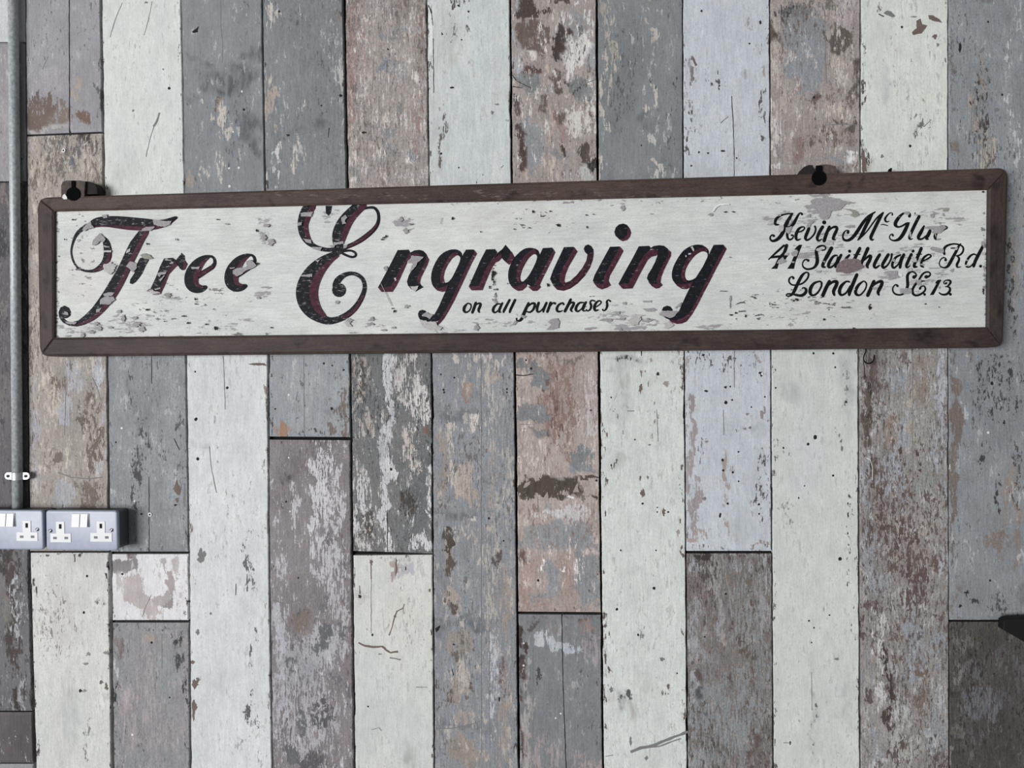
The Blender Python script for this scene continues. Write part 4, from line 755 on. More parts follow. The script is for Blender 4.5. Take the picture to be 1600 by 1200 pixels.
# column 12
plank(12, TOP, 969, (138, 145, 150), (128, 134, 139), edge=.22, edgec=(112, 100, 94),
      A=[(1533, 95, 5, 16, .62, (152, 144, 134)), (1535, 130, 8, 22, .55, (150, 142, 132)), (1522, 165, 9, 30, .56, (158, 148, 138)), (1525, 195, 8, 14, .55, (150, 142, 134)), (1540, 240, 16, 26, .66, (170, 162, 150)), (1530, 210, 3, 20, .6, T), (1490, 238, 7, 20, .85, (124, 118, 112)), (1487, 110, 3, 60, .5, (120, 118, 116)), (1583, 420, 5, 70, .64, (152, 146, 138)), (1592, 400, 5, 60, .45, (140, 136, 130)), (1492, 600, 9, 20, .95, (120, 108, 101)), (1498, 600, 12, 8, .8, (126, 114, 108)), (1493, 660, 9, 40, .97, (117, 106, 99)), (1492, 715, 7, 40, .92, (118, 108, 101)), (1488, 770, 5, 50, .9, (118, 108, 102)), (1488, 830, 4, 50, .7, (116, 108, 102)), (1493, 560, 6, 10, .7, (112, 108, 108)), (1575, 750, 12, 34, .58, (142, 132, 126)), (1580, 800, 20, 30, .52, (140, 130, 124)), (1560, 850, 16, 16, .6, (128, 116, 110)), (1522, 560, 3, 14, .6, (130, 120, 114)), (1590, 860, 8, 30, .5, (130, 120, 116)), (1495, 940, 8, 14, .6, (126, 118, 112)), (1500, 900, 6, 10, .4, (130, 126, 126))],
      B=[(1576, 120, 2, 80, .58, (182, 188, 192)), (1582, 180, 3, 70, .52, (184, 190, 194)), (1594, 230, 5, 60, .55, (176, 183, 188)), (1590, 20, 8, 30, .4, GL), (1531, 160, 12, 70, .40, (70, 64, 60)), (1545, 245, 14, 20, .36, (92, 84, 78)), (1580, 440, 10, 100, .42, (74, 70, 68)), (1560, 600, 40, 60, .33, (64, 66, 70)), (1556, 770, 3, 40, .62, (70, 62, 60)), (1590, 740, 10, 60, .40, (84, 74, 72)), (1530, 720, 3, 20, .5, (66, 66, 70)), (1505, 640, 4, 16, .6, (170, 175, 178)), (1492, 720, 2, 14, .6, (168, 172, 174)), (1520, 930, 20, 6, .42, (60, 62, 66)), (1560, 950, 14, 14, .34, (78, 80, 84)), (1530, 967, 26, 2.6, .66, (170, 172, 174))],
      S=[(1580, 160, 12, 90, .45, (160, 166, 170)), (1565, 60, 12, 60, .35, (148, 154, 160)), (1540, 0, 20, 8, .7, (104, 98, 98)), (1540, 640, 40, 70, .4, (118, 124, 130)), (1585, 620, 20, 60, .3, (122, 126, 130)), (1530, 880, 30, 60, .3, (124, 130, 135)), (1594, 930, 12, 14, .5, (96, 100, 104))],
      dec=[('chip', 'k', 1500, 74, 2.4, 8), ('poly', 's', [(1529, 82), (1537, 72), (1538, 78), (1533, 84)]), ('dot', 'k', 1544, 34, 1.8), ('dot', 'k', 1566, 148, 1.8), ('chip', 's', 1557, 172, 5, 3), ('dot', 'k', 1550, 599, 3), ('chip', 'k', 1569, 660, 2, 4), ('dot', 'k', 1547, 907, 1.8), ('chip', 'k', 1510, 926, 5, 1.5), ('chip', 'k', 1500, 947, 3, 2.5), ('dot', 'w', 1544, 676, 2), ('line', 'g', .8, [(1577, 40), (1577, 85), (1582, 140), (1586, 175), (1590, 230), (1596, 290)])] + [('line', 's', 1, [(1526 + k * 4 + (k % 3), 214 + (k * 7) % 11), (1525 + k * 5, 262)]) for k in range(7)] + [('line', 's', 1, [(1520 + k * 4, 140 + (k * 9) % 20), (1517 + k * 4, 200 - (k * 5) % 14)]) for k in range(5)], dark=0.05, fib=.14)
plank(12, 972, BOT, (88, 82, 79), (74, 70, 69), flecks=[((106, 100, 94), .22), ((54, 50, 49), .3)],
      A=[(1535, 1095, 34, 28, .66, (98, 101, 107)), (1524, 1045, 14, 14, .6, (96, 97, 101)), (1500, 1000, 14, 30, .42, (112, 104, 98)), (1500, 1050, 10, 30, .42, (118, 112, 108)), (1540, 990, 30, 14, .5, (82, 76, 66)), (1520, 1150, 30, 30, .4, (90, 90, 92)), (1575, 1060, 26, 50, .4, (86, 86, 90)), (1488, 1180, 5, 30, .6, (122, 116, 112)), (1570, 1170, 30, 30, .5, (70, 70, 66))],
      S=[(1560, 1150, 40, 40, .4, (56, 56, 54)), (1500, 1145, 7, 5, .8, (44, 42, 42)), (1498, 1172, 7, 4, .8, (44, 42, 42)), (1490, 1086, 5, 4, .8, (48, 44, 42)), (1548, 1000, 40, 20, .35, (60, 58, 56))],
      dec=[('dot', 'k', 1553, 1053, 1.4)], dark=0.05, fib=.2)
# boards beyond the survey, on both sides
plank(13, TOP, 700, (196, 203, 199), (188, 196, 194), edge=.3)
plank(13, 704, BOT, (104, 98, 95), (118, 112, 108), A=[(1690, 900, 40, 120, .55, GL)], dark=0.05)
plank(14, TOP, BOT, (126, 131, 135), (138, 142, 145), A=[(1840, 400, 30, 120, .55, TL)], dark=0.05)
plank(15, TOP, 520, (160, 151, 144), (148, 141, 136), A=[(1980, 200, 40, 80, .6, GL)], dark=0.05)
plank(15, 524, BOT, (200, 206, 201), (192, 199, 197), edge=.3)
plank(16, TOP, BOT, (140, 136, 138), (128, 124, 127), A=[(2120, 700, 30, 200, .55, (184, 184, 190))], dark=0.05)
plank(18, TOP, BOT, (128, 133, 137), (138, 142, 146), A=[(-510, 500, 30, 150, .55, TL)], dark=0.05)
plank(19, TOP, 640, (203, 208, 203), (194, 200, 199), edge=.3)
plank(19, 644, BOT, (112, 106, 103), (126, 119, 114), A=[(-380, 900, 30, 150, .55, GL)], dark=0.05)
plank(20, TOP, BOT, (158, 150, 143), (146, 140, 136), A=[(-260, 300, 30, 120, .55, GL)], dark=0.05)
plank(21, TOP, 420, (130, 135, 139), (140, 144, 147), dark=0.05)
plank(21, 424, BOT, (202, 208, 204), (194, 201, 200), edge=.3)

# ------------------------------------------------------------------ the hanging sign
YF, YP, YB = -0.034, -0.028, 0.0
sign = empty('hanging_sign', tuple(P(815, 420, YB)))
tag(sign, 'long white painted wooden shop sign in a brown frame advertising free engraving', 'sign')


def grid_board(name, Xp, Yq, Yfront, Yback, mat, parent, layers, bev=0.0016, extra=None, mats=None, warp=1.0):
    """solid board whose front is a grid of survey points (rows go downwards)"""
    nv, nu = Xp.shape[0] - 1, Xp.shape[1] - 1
    pts = P(Xp, Yq, Yfront)
    e = np.minimum(np.minimum(np.arange(nu + 1), nu - np.arange(nu + 1))[None, :] + np.zeros((nv + 1, 1)),
                   np.minimum(np.arange(nv + 1), nv - np.arange(nv + 1))[:, None] + np.zeros((1, nu + 1)))
    pts[..., 1] += np.where(e == 0, bev, 0)
    verts = pts.reshape(-1, 3)
    N = nu + 1
    i = np.arange(nv)[:, None] * N + np.arange(nu)[None, :]
    faces = np.stack([i, i + N, i + N + 1, i + 1], -1).reshape(-1, 4).tolist()
    ring = list(range(N)) + [r * N + nu for r in range(1, nv + 1)] + [nv * N + c for c in range(nu - 1, -1, -1)] + [r * N for r in range(nv - 1, 0, -1)]
    b = len(verts)
    back = verts[ring].copy(); back[:, 1] = Yback
    verts = np.concatenate([verts, back])
    L = len(ring)
    faces += [(ring[k], ring[(k + 1) % L], b + (k + 1) % L, b + k) for k in range(L)]
    faces.append(tuple(b + k for k in range(L)))
    fm = [0] * len(faces)
    if extra is not None:
        nb = len(verts)
        verts = np.concatenate([verts, np.array(extra.v)])
        faces += [tuple(nb + k for k in f) for f in extra.f]
        fm += extra.m
    o = mesh_obj(name, verts, faces, mats or [mat], parent, fm)
    add_layers(o.data, Xp, Yq, layers, warp)
    return o


def lerp(a, b, t):
    return a + (b - a) * t


# frame rails: outer corners and inner (opening) corners in survey coordinates
OTL, OTR, OBR, OBL = (62.5, 312), (1573, 267), (1565, 539), (65, 553)
ITL, ITR, IBR, IBL = (84, 330), (1544.5, 296), (1542.5, 511), (84, 527.5)
KN = (38, 32, 31)
RAILB = ((82, 65, 59), (66, 53, 49))


def hrail(o0, o1, i0, i1, outer_mid, knots, seed, c=RAILB, top=True):
    u = np.concatenate([np.linspace(0, .012, 9)[:-1], np.linspace(.012, .988, 340), np.linspace(.988, 1, 9)[1:]]); v = np.linspace(0, 1, 9)
    U, V = np.meshgrid(u, v if top else v[::-1])
    xo = lerp(o0[0], o1[0], U); xi = lerp(i0[0], i1[0], U)
    # outer edge: straight line through outer_mid, rounded down at both ends
    yl = lerp(outer_mid[0], outer_mid[1], U)
    r = 12.0
    du = np.minimum(xo - o0[0], o1[0] - xo)
    q = np.clip(1 - du / r, 0, 1)
    k0 = np.where(U < .5, o0[1] - outer_mid[0], o1[1] - outer_mid[1])
    yo = yl + k0 * q ** 2
    yi = lerp(i0[1], i1[1], U)
    X = lerp(xo, xi, V); Y = lerp(yo, yi, V)
    m = painted_mat('stained_frame_wood', c[0], c[1], seed, axis='X', dark=0.03, fib=.16, darkc=(40, 34, 33), bump=.3, rough=.55)
    return grid_board('frame_rail', X, Y, YF, YB + 0.001, m, sign, {'S': [(x, y, w, 6, .85, KN) for x, y, w in knots] + [(300, 318, 90, 6, .4, (98, 79, 72)), (1000, 300, 120, 6, .35, (94, 78, 74)), (820, 305, 60, 5, .35, (90, 70, 68))], 'A': [(700, 305, 500, 5, .2, (100, 84, 78)), (900, 540, 500, 5, .22, (56, 50, 50))]}, 0.002)


def vrail(o0, o1, i0, i1, xl0, xl1, knots, seed, c, left=True):
    v = np.concatenate([np.linspace(0, .06, 9)[:-1], np.linspace(.06, .94, 60), np.linspace(.94, 1, 9)[1:]]); u = np.linspace(0, 1, 9)
    U, V = np.meshgrid(u if left else u[::-1], v)
    yo = lerp(o0[1], o1[1], V); yi = lerp(i0[1], i1[1], V)
    r = 14.0
    dv = np.minimum(yo - o0[1], o1[1] - yo)
    q = np.clip(1 - dv / r, 0, 1)
    k0 = np.where(V < .5, o0[0] - xl0, o1[0] - xl1)
    xo = lerp(xl0, xl1, V) + k0 * q ** 2
    xi = lerp(i0[0], i1[0], V)
    X = lerp(xo, xi, U); Y = lerp(yo, yi, U)
    m = painted_mat('stained_frame_wood', c[0], c[1], seed, axis='Z', dark=0.03, fib=.16, darkc=(40, 34, 33), bump=.3, rough=.55)
    return grid_board('frame_rail', X, Y, YF - .0005, YB + 0.001, m, sign, {'S': [(x, y, 7, w, .85, KN) for x, y, w in knots]}, 0.002)


hrail(OTL, OTR, ITL, ITR, (308.5, 262), [(116, 317, 5), (82, 316, 4), (195, 322, 14), (320, 323, 10), (427, 320, 8), (540, 316, 12), (600, 312, 14), (690, 315, 12), (793, 311, 12), (903, 309, 12), (1025, 305, 16), (1150, 300, 10), (1215, 298, 8), (1272, 290, 14), (1320, 288, 5), (1526, 285, 12), (1345, 286, 4)], 501)
hrail(OBL, OBR, IBL, IBR, (557, 542.5), [(150, 550, 20), (241, 546, 8), (350, 546, 12), (470, 545, 10), (590, 544, 14), (703, 540, 14), (850, 543, 16), (940, 539, 10), (1080, 538, 14), (1190, 537, 12), (1311, 533, 14), (1445, 528, 24), (1525, 532, 14), (1440, 535, 20)], 502, ((74, 60, 55), (57, 47, 44)), top=False)
vrail(OTL, OBL, ITL, IBL, 57.8, 61.5, [(72, 345, 10), (75, 430, 14), (70, 500, 10)], 503, ((74, 60, 55), (60, 49, 46)))
vrail(OTR, OBR, ITR, IBR, 1576, 1567.5, [(1560, 295, 6), (1556, 362, 12), (1552, 420, 10), (1556, 482, 16), (1562, 520, 10)], 504, ((66, 55, 51), (53, 46, 43)), left=False)

# ---- lettering tools
CROP = {'F': (80, 320, 6), 'r': (220, 370, 8), 'E': (450, 315, 6), 'n': (580, 370, 8), 'a': (720, 370, 1600 / 180),
        'v': (840, 340, 1600 / 180), 'g': (950, 370, 8), 'o': (710, 455, 1600 / 260), 'K': (1195, 325, 1600 / 120),
        'M': (1310, 325, 1600 / 90), 'G': (1385, 325, 16), '4': (1195, 375, 1600 / 120), 't': (1300, 375, 10),
        'R': (1440, 375, 1600 / 110), 'L': (1220, 415, 1600 / 170), 'S': (1380, 415, 1600 / 120), 'H': (1220, 245, 10)}


def cv(crop, pts):
    x0, y0, s = CROP[crop]
    return [(x0 + p[0] / s, y0 + p[1] / s) + ((p[2] / s,) if len(p) > 2 else ()) for p in pts]


def chaikin(p):
    o = []
    for i in range(len(p)):
        a, b = p[i], p[(i + 1) % len(p)]
        o += [(a[0] * .78 + b[0] * .22, a[1] * .78 + b[1] * .22), (a[0] * .22 + b[0] * .78, a[1] * .22 + b[1] * .78)]
    return o


def ribbon(g, pts, Y, mi):
    """brush stroke through (x, y, width) points"""
    if len(pts) == 1:
        x, y, w = pts[0]
        g.flat([(x + w / 2 * math.cos(6.2832 * k / 14), y + w / 2 * math.sin(6.2832 * k / 14)) for k in range(14)], Y, mi)
        return
    dense = []
    n = len(pts)
    for i in range(n - 1):
        p0, p1, p2, p3 = pts[max(i - 1, 0)], pts[i], pts[i + 1], pts[min(i + 2, n - 1)]
        ln = math.hypot(p2[0] - p1[0], p2[1] - p1[1])
        m = max(3, int(ln / 1.6))
        for k in range(m):
            t = k / m
            dense.append(tuple(0.5 * (2 * p1[j] + (p2[j] - p0[j]) * t + (2 * p0[j] - 5 * p1[j] + 4 * p2[j] - p3[j]) * t * t + (3 * p1[j] - p0[j] - 3 * p2[j] + p3[j]) * t ** 3) for j in range(3)))
    dense.append(tuple(pts[-1]))
    L, R = [], []
    m = len(dense)
    for i, (x, y, w) in enumerate(dense):
        a, b = dense[max(i - 1, 0)], dense[min(i + 1, m - 1)]
        dx, dy = b[0] - a[0], b[1] - a[1]
        l = math.hypot(dx, dy) or 1
        nx, ny = -dy / l, dx / l
        w = max(w, 0.5)
        L.append((x + nx * w / 2, y + ny * w / 2)); R.append((x - nx * w / 2, y - ny * w / 2))
    ramp = 1.2e-4 / m
    for i in range(m - 1):
        for tri in ((L[i], R[i], R[i + 1]), (L[i], R[i + 1], L[i + 1])):
            q = P([p[0] for p in tri], [p[1] for p in tri], Y - i * ramp)
            cr = (q[1][0] - q[0][0]) * (q[2][2] - q[0][2]) - (q[1][2] - q[0][2]) * (q[2][0] - q[0][0])
            if abs(cr) < 1e-13: continue
            g.add(q, [(0, 1, 2) if cr > 0 else (0, 2, 1)], mi)
    for e, yo in ((dense[0], Y - 1.4e-4), (dense[-1], Y - 1.6e-4)):
        if e[2] > 0.8:
            g.flat([(e[0] + e[2] / 2 * .92 * math.cos(6.2832 * k / 10), e[1] + e[2] / 2 * .92 * math.sin(6.2832 * k / 10)) for k in range(10)], yo, mi)


def letter_mat(name, c, seed, lo):
    m, t = new_mat(name)
    a = t.noise(t.coords((seed, 0, 0), (60, 60, 900)), 4, .7)
    b = t.noise(t.coords((seed, 3, 0), (110, 110, 170)), 4, .7)
    f = t.math('ADD', t.math('MULTIPLY', a, .55), t.math('MULTIPLY', b, .45))
    c = lin(c)
    col = t.mix(t.ramp(b, .35, .65), tuple(x * .7 for x in c), tuple(x * 1.3 for x in c))
    mk = t.ramp(f, lo, lo + .035)
    col = t.mix(t.math('MULTIPLY', mk, .75), col, lin((176, 176, 178)))
    t.out(col, .6, a, .2, .0004, 0, .1)
    return m


INK = letter_mat('black_sign_paint', (24, 27, 35), 3, .605)
INK_WORN = letter_mat('worn_black_sign_paint', (28, 30, 38), 8, .57)
MAROON = letter_mat('maroon_sign_paint', (76, 35, 51), 5, .60)
MAROON_D = letter_mat('dark_maroon_sign_paint', (58, 32, 43), 6, .60)
INK_S = letter_mat('fine_black_lettering_paint', (17, 19, 23), 11, .63)
LM = [INK, MAROON, INK_S, MAROON_D, INK_WORN]
YS, YK, YM2, YC = YP - .0003, YP - .0012, YP - .0020, YP - .0028

# white panel, with the grey scars where paint has flaked off
FLAKE = simple_mat('flaked_grey_primer', (150, 148, 151), .8, var=.14, scale=300)
FLAKE_L = simple_mat('flaked_pale_primer', (176, 174, 174), .8, var=.12, scale=300)
FLAKE_M = simple_mat('flaked_mauve_wood', (118, 102, 106), .8, var=.25, scale=260)
FLAKE_G = simple_mat('flaked_olive_primer', (140, 142, 132), .8, var=.14, scale=300)
rr = random.Random(77)
chips = Geo()
CH = {'g': 1, 'l': 2, 'm': 3, 'o': 4, 'k': 5, 'w': 6}


def chip(crop, pts, kind='g', amp=.45):
    chips.n = getattr(chips, 'n', 0) + 1
    chips.flat(ragged(cv(crop, pts) if crop else pts, amp, rr), YC - (chips.n % 60) * 1e-5, CH[kind])


def spot(x, y, rx, ry, kind='g'):
    n = 15
    chips.n = getattr(chips, 'n', 0) + 1
    chips.flat([(x + rx * rr.uniform(.4, 1.35) * math.cos(6.283 * k / n), y + ry * rr.uniform(.4, 1.35) * math.sin(6.283 * k / n)) for k in range(n)], YC - (chips.n % 60) * 1e-5, CH[kind])


chip('F', [(950, 135), (1000, 142), (1065, 150), (1085, 152), (1130, 150), (1115, 185), (1060, 205), (1000, 200), (960, 185)])
chip('F', [(850, 225), (900, 205), (972, 205), (930, 245), (850, 246)])
chip('F', [(290, 235), (320, 190), (372, 150), (380, 190), (400, 212), (340, 230), (310, 245)])
chip('F', [(470, 95), (520, 85), (525, 120), (490, 128)])
chip('F', [(385, 382), (392, 330), (430, 290), (455, 265), (490, 300), (510, 325), (490, 352), (460, 340), (440, 362), (402, 378)])
chip('F', [(485, 835), (540, 820), (595, 822), (572, 850), (500, 862)])
chip('F', [(470, 880), (520, 862), (582, 868), (592, 892), (545, 935), (455, 932)], 'm')
chip('F', [(470, 880), (520, 862), (582, 868), (592, 892), (545, 935), (455, 932)], 'g', 1.2)
chip('F', [(420, 980), (472, 968), (450, 1002), (418, 1012)])
chip('F', [(705, 425), (742, 405), (736, 440), (705, 455)], 'l')
chip('F', [(700, 575), (740, 530), (800, 548), (802, 592), (760, 632), (735, 600)])
chip('F', [(830, 470), (880, 452), (920, 470), (955, 502), (910, 512), (860, 500)], 'o')
chip('F', [(490, 430), (560, 425), (560, 445), (490, 447)], 'l')
chip('F', [(490, 380), (545, 392), (545, 402), (492, 396)])
chip('F', [(125, 1000), (160, 1010), (160, 1035), (115, 1030)])
chip('F', [(130, 1095), (240, 1100), (215, 1122), (150, 1115)])
chip('F', [(480, 560), (560, 540), (610, 570), (590, 620), (540, 660), (490, 610)], 'l', 1.2)
chip('r', [(70, 680), (100, 650), (150, 655), (165, 672), (250, 692), (240, 716), (150, 726), (130, 690)], 'm')
chip('r', [(90, 672), (150, 662), (165, 680), (245, 698), (150, 715)], 'l')
chip('r', [(205, 450), (320, 438), (312, 465), (250, 472), (232, 505), (212, 485)])
chip('r', [(165, 655), (240, 634), (246, 652), (180, 668)])
chip('r', [(230, 545), (290, 478), (300, 490), (240, 560)])
chip('r', [(630, 378), (735, 372), (720, 402), (640, 400)])
chip('r', [(1150, 420), (1200, 395), (1262, 385), (1330, 370), (1310, 310), (1370, 288), (1425, 332), (1442, 362), (1392, 392), (1320, 420), (1255, 470), (1200, 496), (1152, 462)])
chip('r', [(1110, 385), (1180, 378), (1170, 396), (1115, 400)])
for x, y, a, b in ((320, 285, 3, 1.5), (345, 290, 5, 1), (390, 325, 4, 2)): spot(220 + x / 8, 370 + y / 8, a, b)
chip('E', [(118, 105), (232, 95), (218, 140), (118, 140)])
chip('E', [(84, 200), (132, 190), (126, 220), (90, 226)])
chip('E', [(140, 345), (215, 360), (222, 392), (170, 382)])
chip('E', [(218, 424), (322, 430), (302, 462), (240, 446)])
chip('E', [(115, 690), (228, 678), (226, 706), (125, 702)])
chip('E', [(425, 382), (522, 372), (516, 396), (430, 408)])
chip('E', [(368, 414), (442, 404), (430, 432)])
chip('E', [(500, 150), (540, 124), (556, 150), (530, 178), (546, 206), (510, 212), (500, 180)])
chip('E', [(520, 410), (562, 400), (546, 432), (520, 440)])
chip('E', [(250, 550), (300, 545), (280, 570)])
chip('E', [(520, 1130), (560, 1120), (600, 1170), (560, 1175)], 'l')
spot(527, 472, 3.2, 3); spot(602, 419, 3, 4)
chip('n', [(500, 235), (560, 245), (655, 250), (640, 272), (580, 322), (556, 372), (500, 430), (475, 436), (500, 382), (520, 340), (490, 320), (450, 330), (455, 300), (500, 270)])
chip('n', [(488, 622), (592, 612), (576, 650), (550, 682), (510, 662)], 'l')
chip('n', [(160, 375), (190, 363), (212, 412), (180, 412)])
chip('n', [(640, 966), (690, 938), (720, 965), (772, 965), (760, 992), (722, 1032), (712, 1000), (650, 990)])
chip('n', [(600, 1040), (690, 1045), (700, 1060), (800, 1062), (822, 1088), (826, 1115), (892, 1135), (860, 1166), (740, 1166), (650, 1130), (615, 1085)], 'l', .7)
chip('n', [(285, 515), (305, 510), (318, 545), (300, 555)], 'l')
chip('g', [(640, 955), (680, 925), (800, 928), (872, 930), (850, 972), (820, 1002), (770, 1014), (720, 1000), (650, 986)])
chip('g', [(900, 830), (925, 815), (900, 870), (860, 880), (850, 910), (840, 880)])
chip('g', [(430, 800), (545, 796), (530, 820), (440, 818)])
chip('g', [(435, 900), (560, 892), (608, 910), (560, 935), (470, 932)])
chip('g', [(285, 985), (320, 970), (470, 980), (400, 1000), (420, 1040), (380, 1060), (380, 1092), (300, 1112), (270, 1085), (205, 1078), (270, 1060), (240, 1038), (290, 1025)], 'l', .7)
chip('g', [(130, 1040), (150, 1010), (215, 1005), (200, 1045)])
chip('g', [(420, 1040), (480, 1050), (500, 1018), (520, 1035), (590, 1030), (490, 1070), (430, 1062)])
chip('g', [(700, 1080), (760, 1055), (822, 1100), (800, 1125), (740, 1145), (692, 1140), (720, 1110)], 'l')
chip('g', [(545, 1100), (600, 1095), (590, 1108)]); chip('g', [(590, 1045), (625, 1050), (610, 1062)])
spot(952, 500, 4, 2.4); spot(965, 489, 3.5, 3); spot(976, 474, 3, 3); spot(969, 515, 3, 2.5)
chip('g', [(1030, 130), (1060, 120), (1078, 170), (1066, 185), (1050, 150)], 'l'); chip('g', [(1000, 205), (1040, 198), (1030, 222), (1005, 225)], 'l'); spot(950 + 975 / 8, 370 + 240 / 8, 1.2, 1.6, 'l')
chip('o', [(900, 295), (930, 270), (990, 258), (1010, 290), (1000, 355), (940, 370), (880, 372), (930, 320)])
chip('o', [(1380, 282), (1440, 262), (1515, 275), (1510, 292), (1420, 288)]); chip('o', [(1250, 355), (1350, 345), (1375, 352), (1300, 372), (1255, 375)])
chip('o', [(1570, 270), (1600, 250), (1600, 280)]); chip('o', [(200, 345), (212, 310), (230, 350), (222, 372), (190, 355)])
chip('o', [(375, 85), (390, 60), (400, 90), (415, 105), (390, 118)]); chip('o', [(385, 35), (408, 40), (395, 58)]); chip('o', [(640, 225), (690, 240), (670, 265), (640, 250)])
chip('o', [(555, 320), (580, 282), (600, 300), (575, 328)])
# address corner
chip('H', [(460, 690), (520, 655), (660, 640), (800, 632), (900, 650), (960, 680), (1160, 720), (1010, 745), (940, 822), (800, 850), (740, 970), (650, 982), (590, 922), (620, 852), (550, 802), (480, 730)], 'g', .8)
chip('H', [(940, 805), (1060, 815), (1150, 830), (1200, 860), (1225, 915), (1160, 938), (1085, 918), (1130, 870), (1060, 830)], 'o')
chip('H', [(980, 1090), (1060, 1070), (1140, 1060), (1160, 1105), (1050, 1110)])
chip('K', [(270, 130), (350, 120), (340, 160), (260, 170)]); chip('K', [(55, 270), (180, 255), (190, 300), (110, 290)], 'l')
chip('K', [(290, 350), (400, 380), (390, 460), (330, 510), (270, 500), (310, 440)], 'l'); chip('K', [(440, 410), (570, 380), (540, 450), (500, 540), (430, 500)], 'g')
chip('K', [(870, 150), (950, 118), (950, 200), (870, 195)]); chip('K', [(520, 260), (570, 270), (540, 330), (500, 340)], 'l')
chip('K', [(920, 300), (1030, 270), (960, 340), (930, 400), (860, 400), (880, 340)])
chip('K', [(1150, 700), (1250, 720), (1420, 700), (1420, 760), (1250, 770)], 'l')
chip('4', [(550, 262), (640, 215), (702, 238), (672, 330), (600, 342), (550, 322)]); chip('4', [(290, 412), (380, 358), (442, 452), (310, 502), (238, 482)])
chip('4', [(430, 270), (500, 262), (480, 320), (400, 320)], 'l'); chip('4', [(1080, 170), (1160, 165), (1220, 200), (1100, 230), (1060, 210)], 'l')
chip('4', [(1060, 640), (1180, 640), (1150, 680), (1090, 680)]); chip('4', [(1200, 440), (1260, 430), (1240, 480)]); chip('4', [(560, 440), (620, 445), (610, 475), (565, 470)])
chip('t', [(60, 480), (80, 392), (120, 342), (180, 312), (210, 287), (290, 300), (370, 290), (460, 332), (460, 380), (512, 412), (460, 442), (400, 470), (330, 496), (220, 532), (150, 500), (70, 502)], 'm', .7)
chip('t', [(930, 300), (990, 290), (980, 340), (940, 330)]); chip('t', [(1000, 190), (1045, 180), (1050, 215), (1005, 215)], 'o'); chip('t', [(1200, 148), (1270, 142), (1240, 175)])
chip('t', [(1240, 260), (1320, 280), (1330, 340), (1280, 350), (1250, 310)], 'l'); chip('t', [(1380, 370), (1440, 372), (1430, 400), (1380, 395)], 'g'); chip('t', [(800, 510), (900, 480), (1020, 478), (1020, 540), (880, 545)])
chip('R', [(180, 195), (240, 150), (400, 182), (500, 210), (512, 282), (430, 302), (250, 240)]); chip('R', [(640, 690), (725, 632), (720, 702), (682, 738)]); chip('R', [(700, 205), (830, 165), (800, 230)], 'l')
chip('R', [(1370, 30), (1440, 25), (1450, 100), (1350, 120)], 'g'); chip('R', [(1370, 280), (1450, 270), (1440, 340), (1350, 330)], 'l'); chip('R', [(990, 440), (1060, 450), (1050, 470), (990, 460)], 'l'); chip('R', [(985, 560), (1060, 565), (1050, 590), (985, 590)], 'l')
chip('G', [(930, 490), (1070, 450), (1290, 450), (1450, 440), (1500, 488), (1420, 560), (1350, 622), (1200, 642), (1120, 612), (1180, 550), (1050, 520)])
chip('G', [(420, 120), (470, 90), (560, 100), (590, 140), (540, 165), (450, 150)]); chip('G', [(570, 600), (615, 590), (620, 700), (590, 740)], 'l'); chip('G', [(1200, 640), (1240, 650), (1225, 740)], 'l'); chip('G', [(1240, 760), (1360, 750), (1330, 790), (1260, 800)])
chip('G', [(1090, 150), (1180, 150), (1195, 230), (1120, 240)]); chip('G', [(1400, 80), (1420, 10), (1560, 0), (1530, 85)], 'o'); chip('G', [(1380, 130), (1430, 120), (1465, 200), (1410, 195)]); chip('G', [(1150, 35), (1330, 20), (1300, 48)]); chip('G', [(1290, 360), (1360, 350), (1340, 420)])
chip('L', [(1340, 320), (1430, 318), (1420, 350), (1360, 355)]); chip('L', [(545, 260), (585, 255), (575, 280)], 'l'); chip('L', [(1055, 345), (1095, 340), (1090, 365)], 'l'); chip('L', [(530, 420), (590, 440), (520, 455)], 'w')
chip('S', [(110, 172), (200, 130), (292, 110), (300, 200), (372, 250), (200, 272), (110, 250)], 'g', .6); chip('S', [(350, 482), (590, 468), (592, 582), (440, 592), (350, 560)], 'g', .6)
chip('S', [(480, 130), (520, 60), (600, 55), (590, 110), (520, 130)], 'l'); chip('S', [(700, 300), (790, 290), (790, 400), (720, 420), (690, 360)]); chip('S', [(570, 300), (690, 290), (680, 340), (620, 400), (560, 400)], 'l'); chip('S', [(1150, 440), (1190, 430), (1180, 490), (1155, 480)]); chip('S', [(330, 160), (400, 180), (380, 225), (335, 205)], 'w')
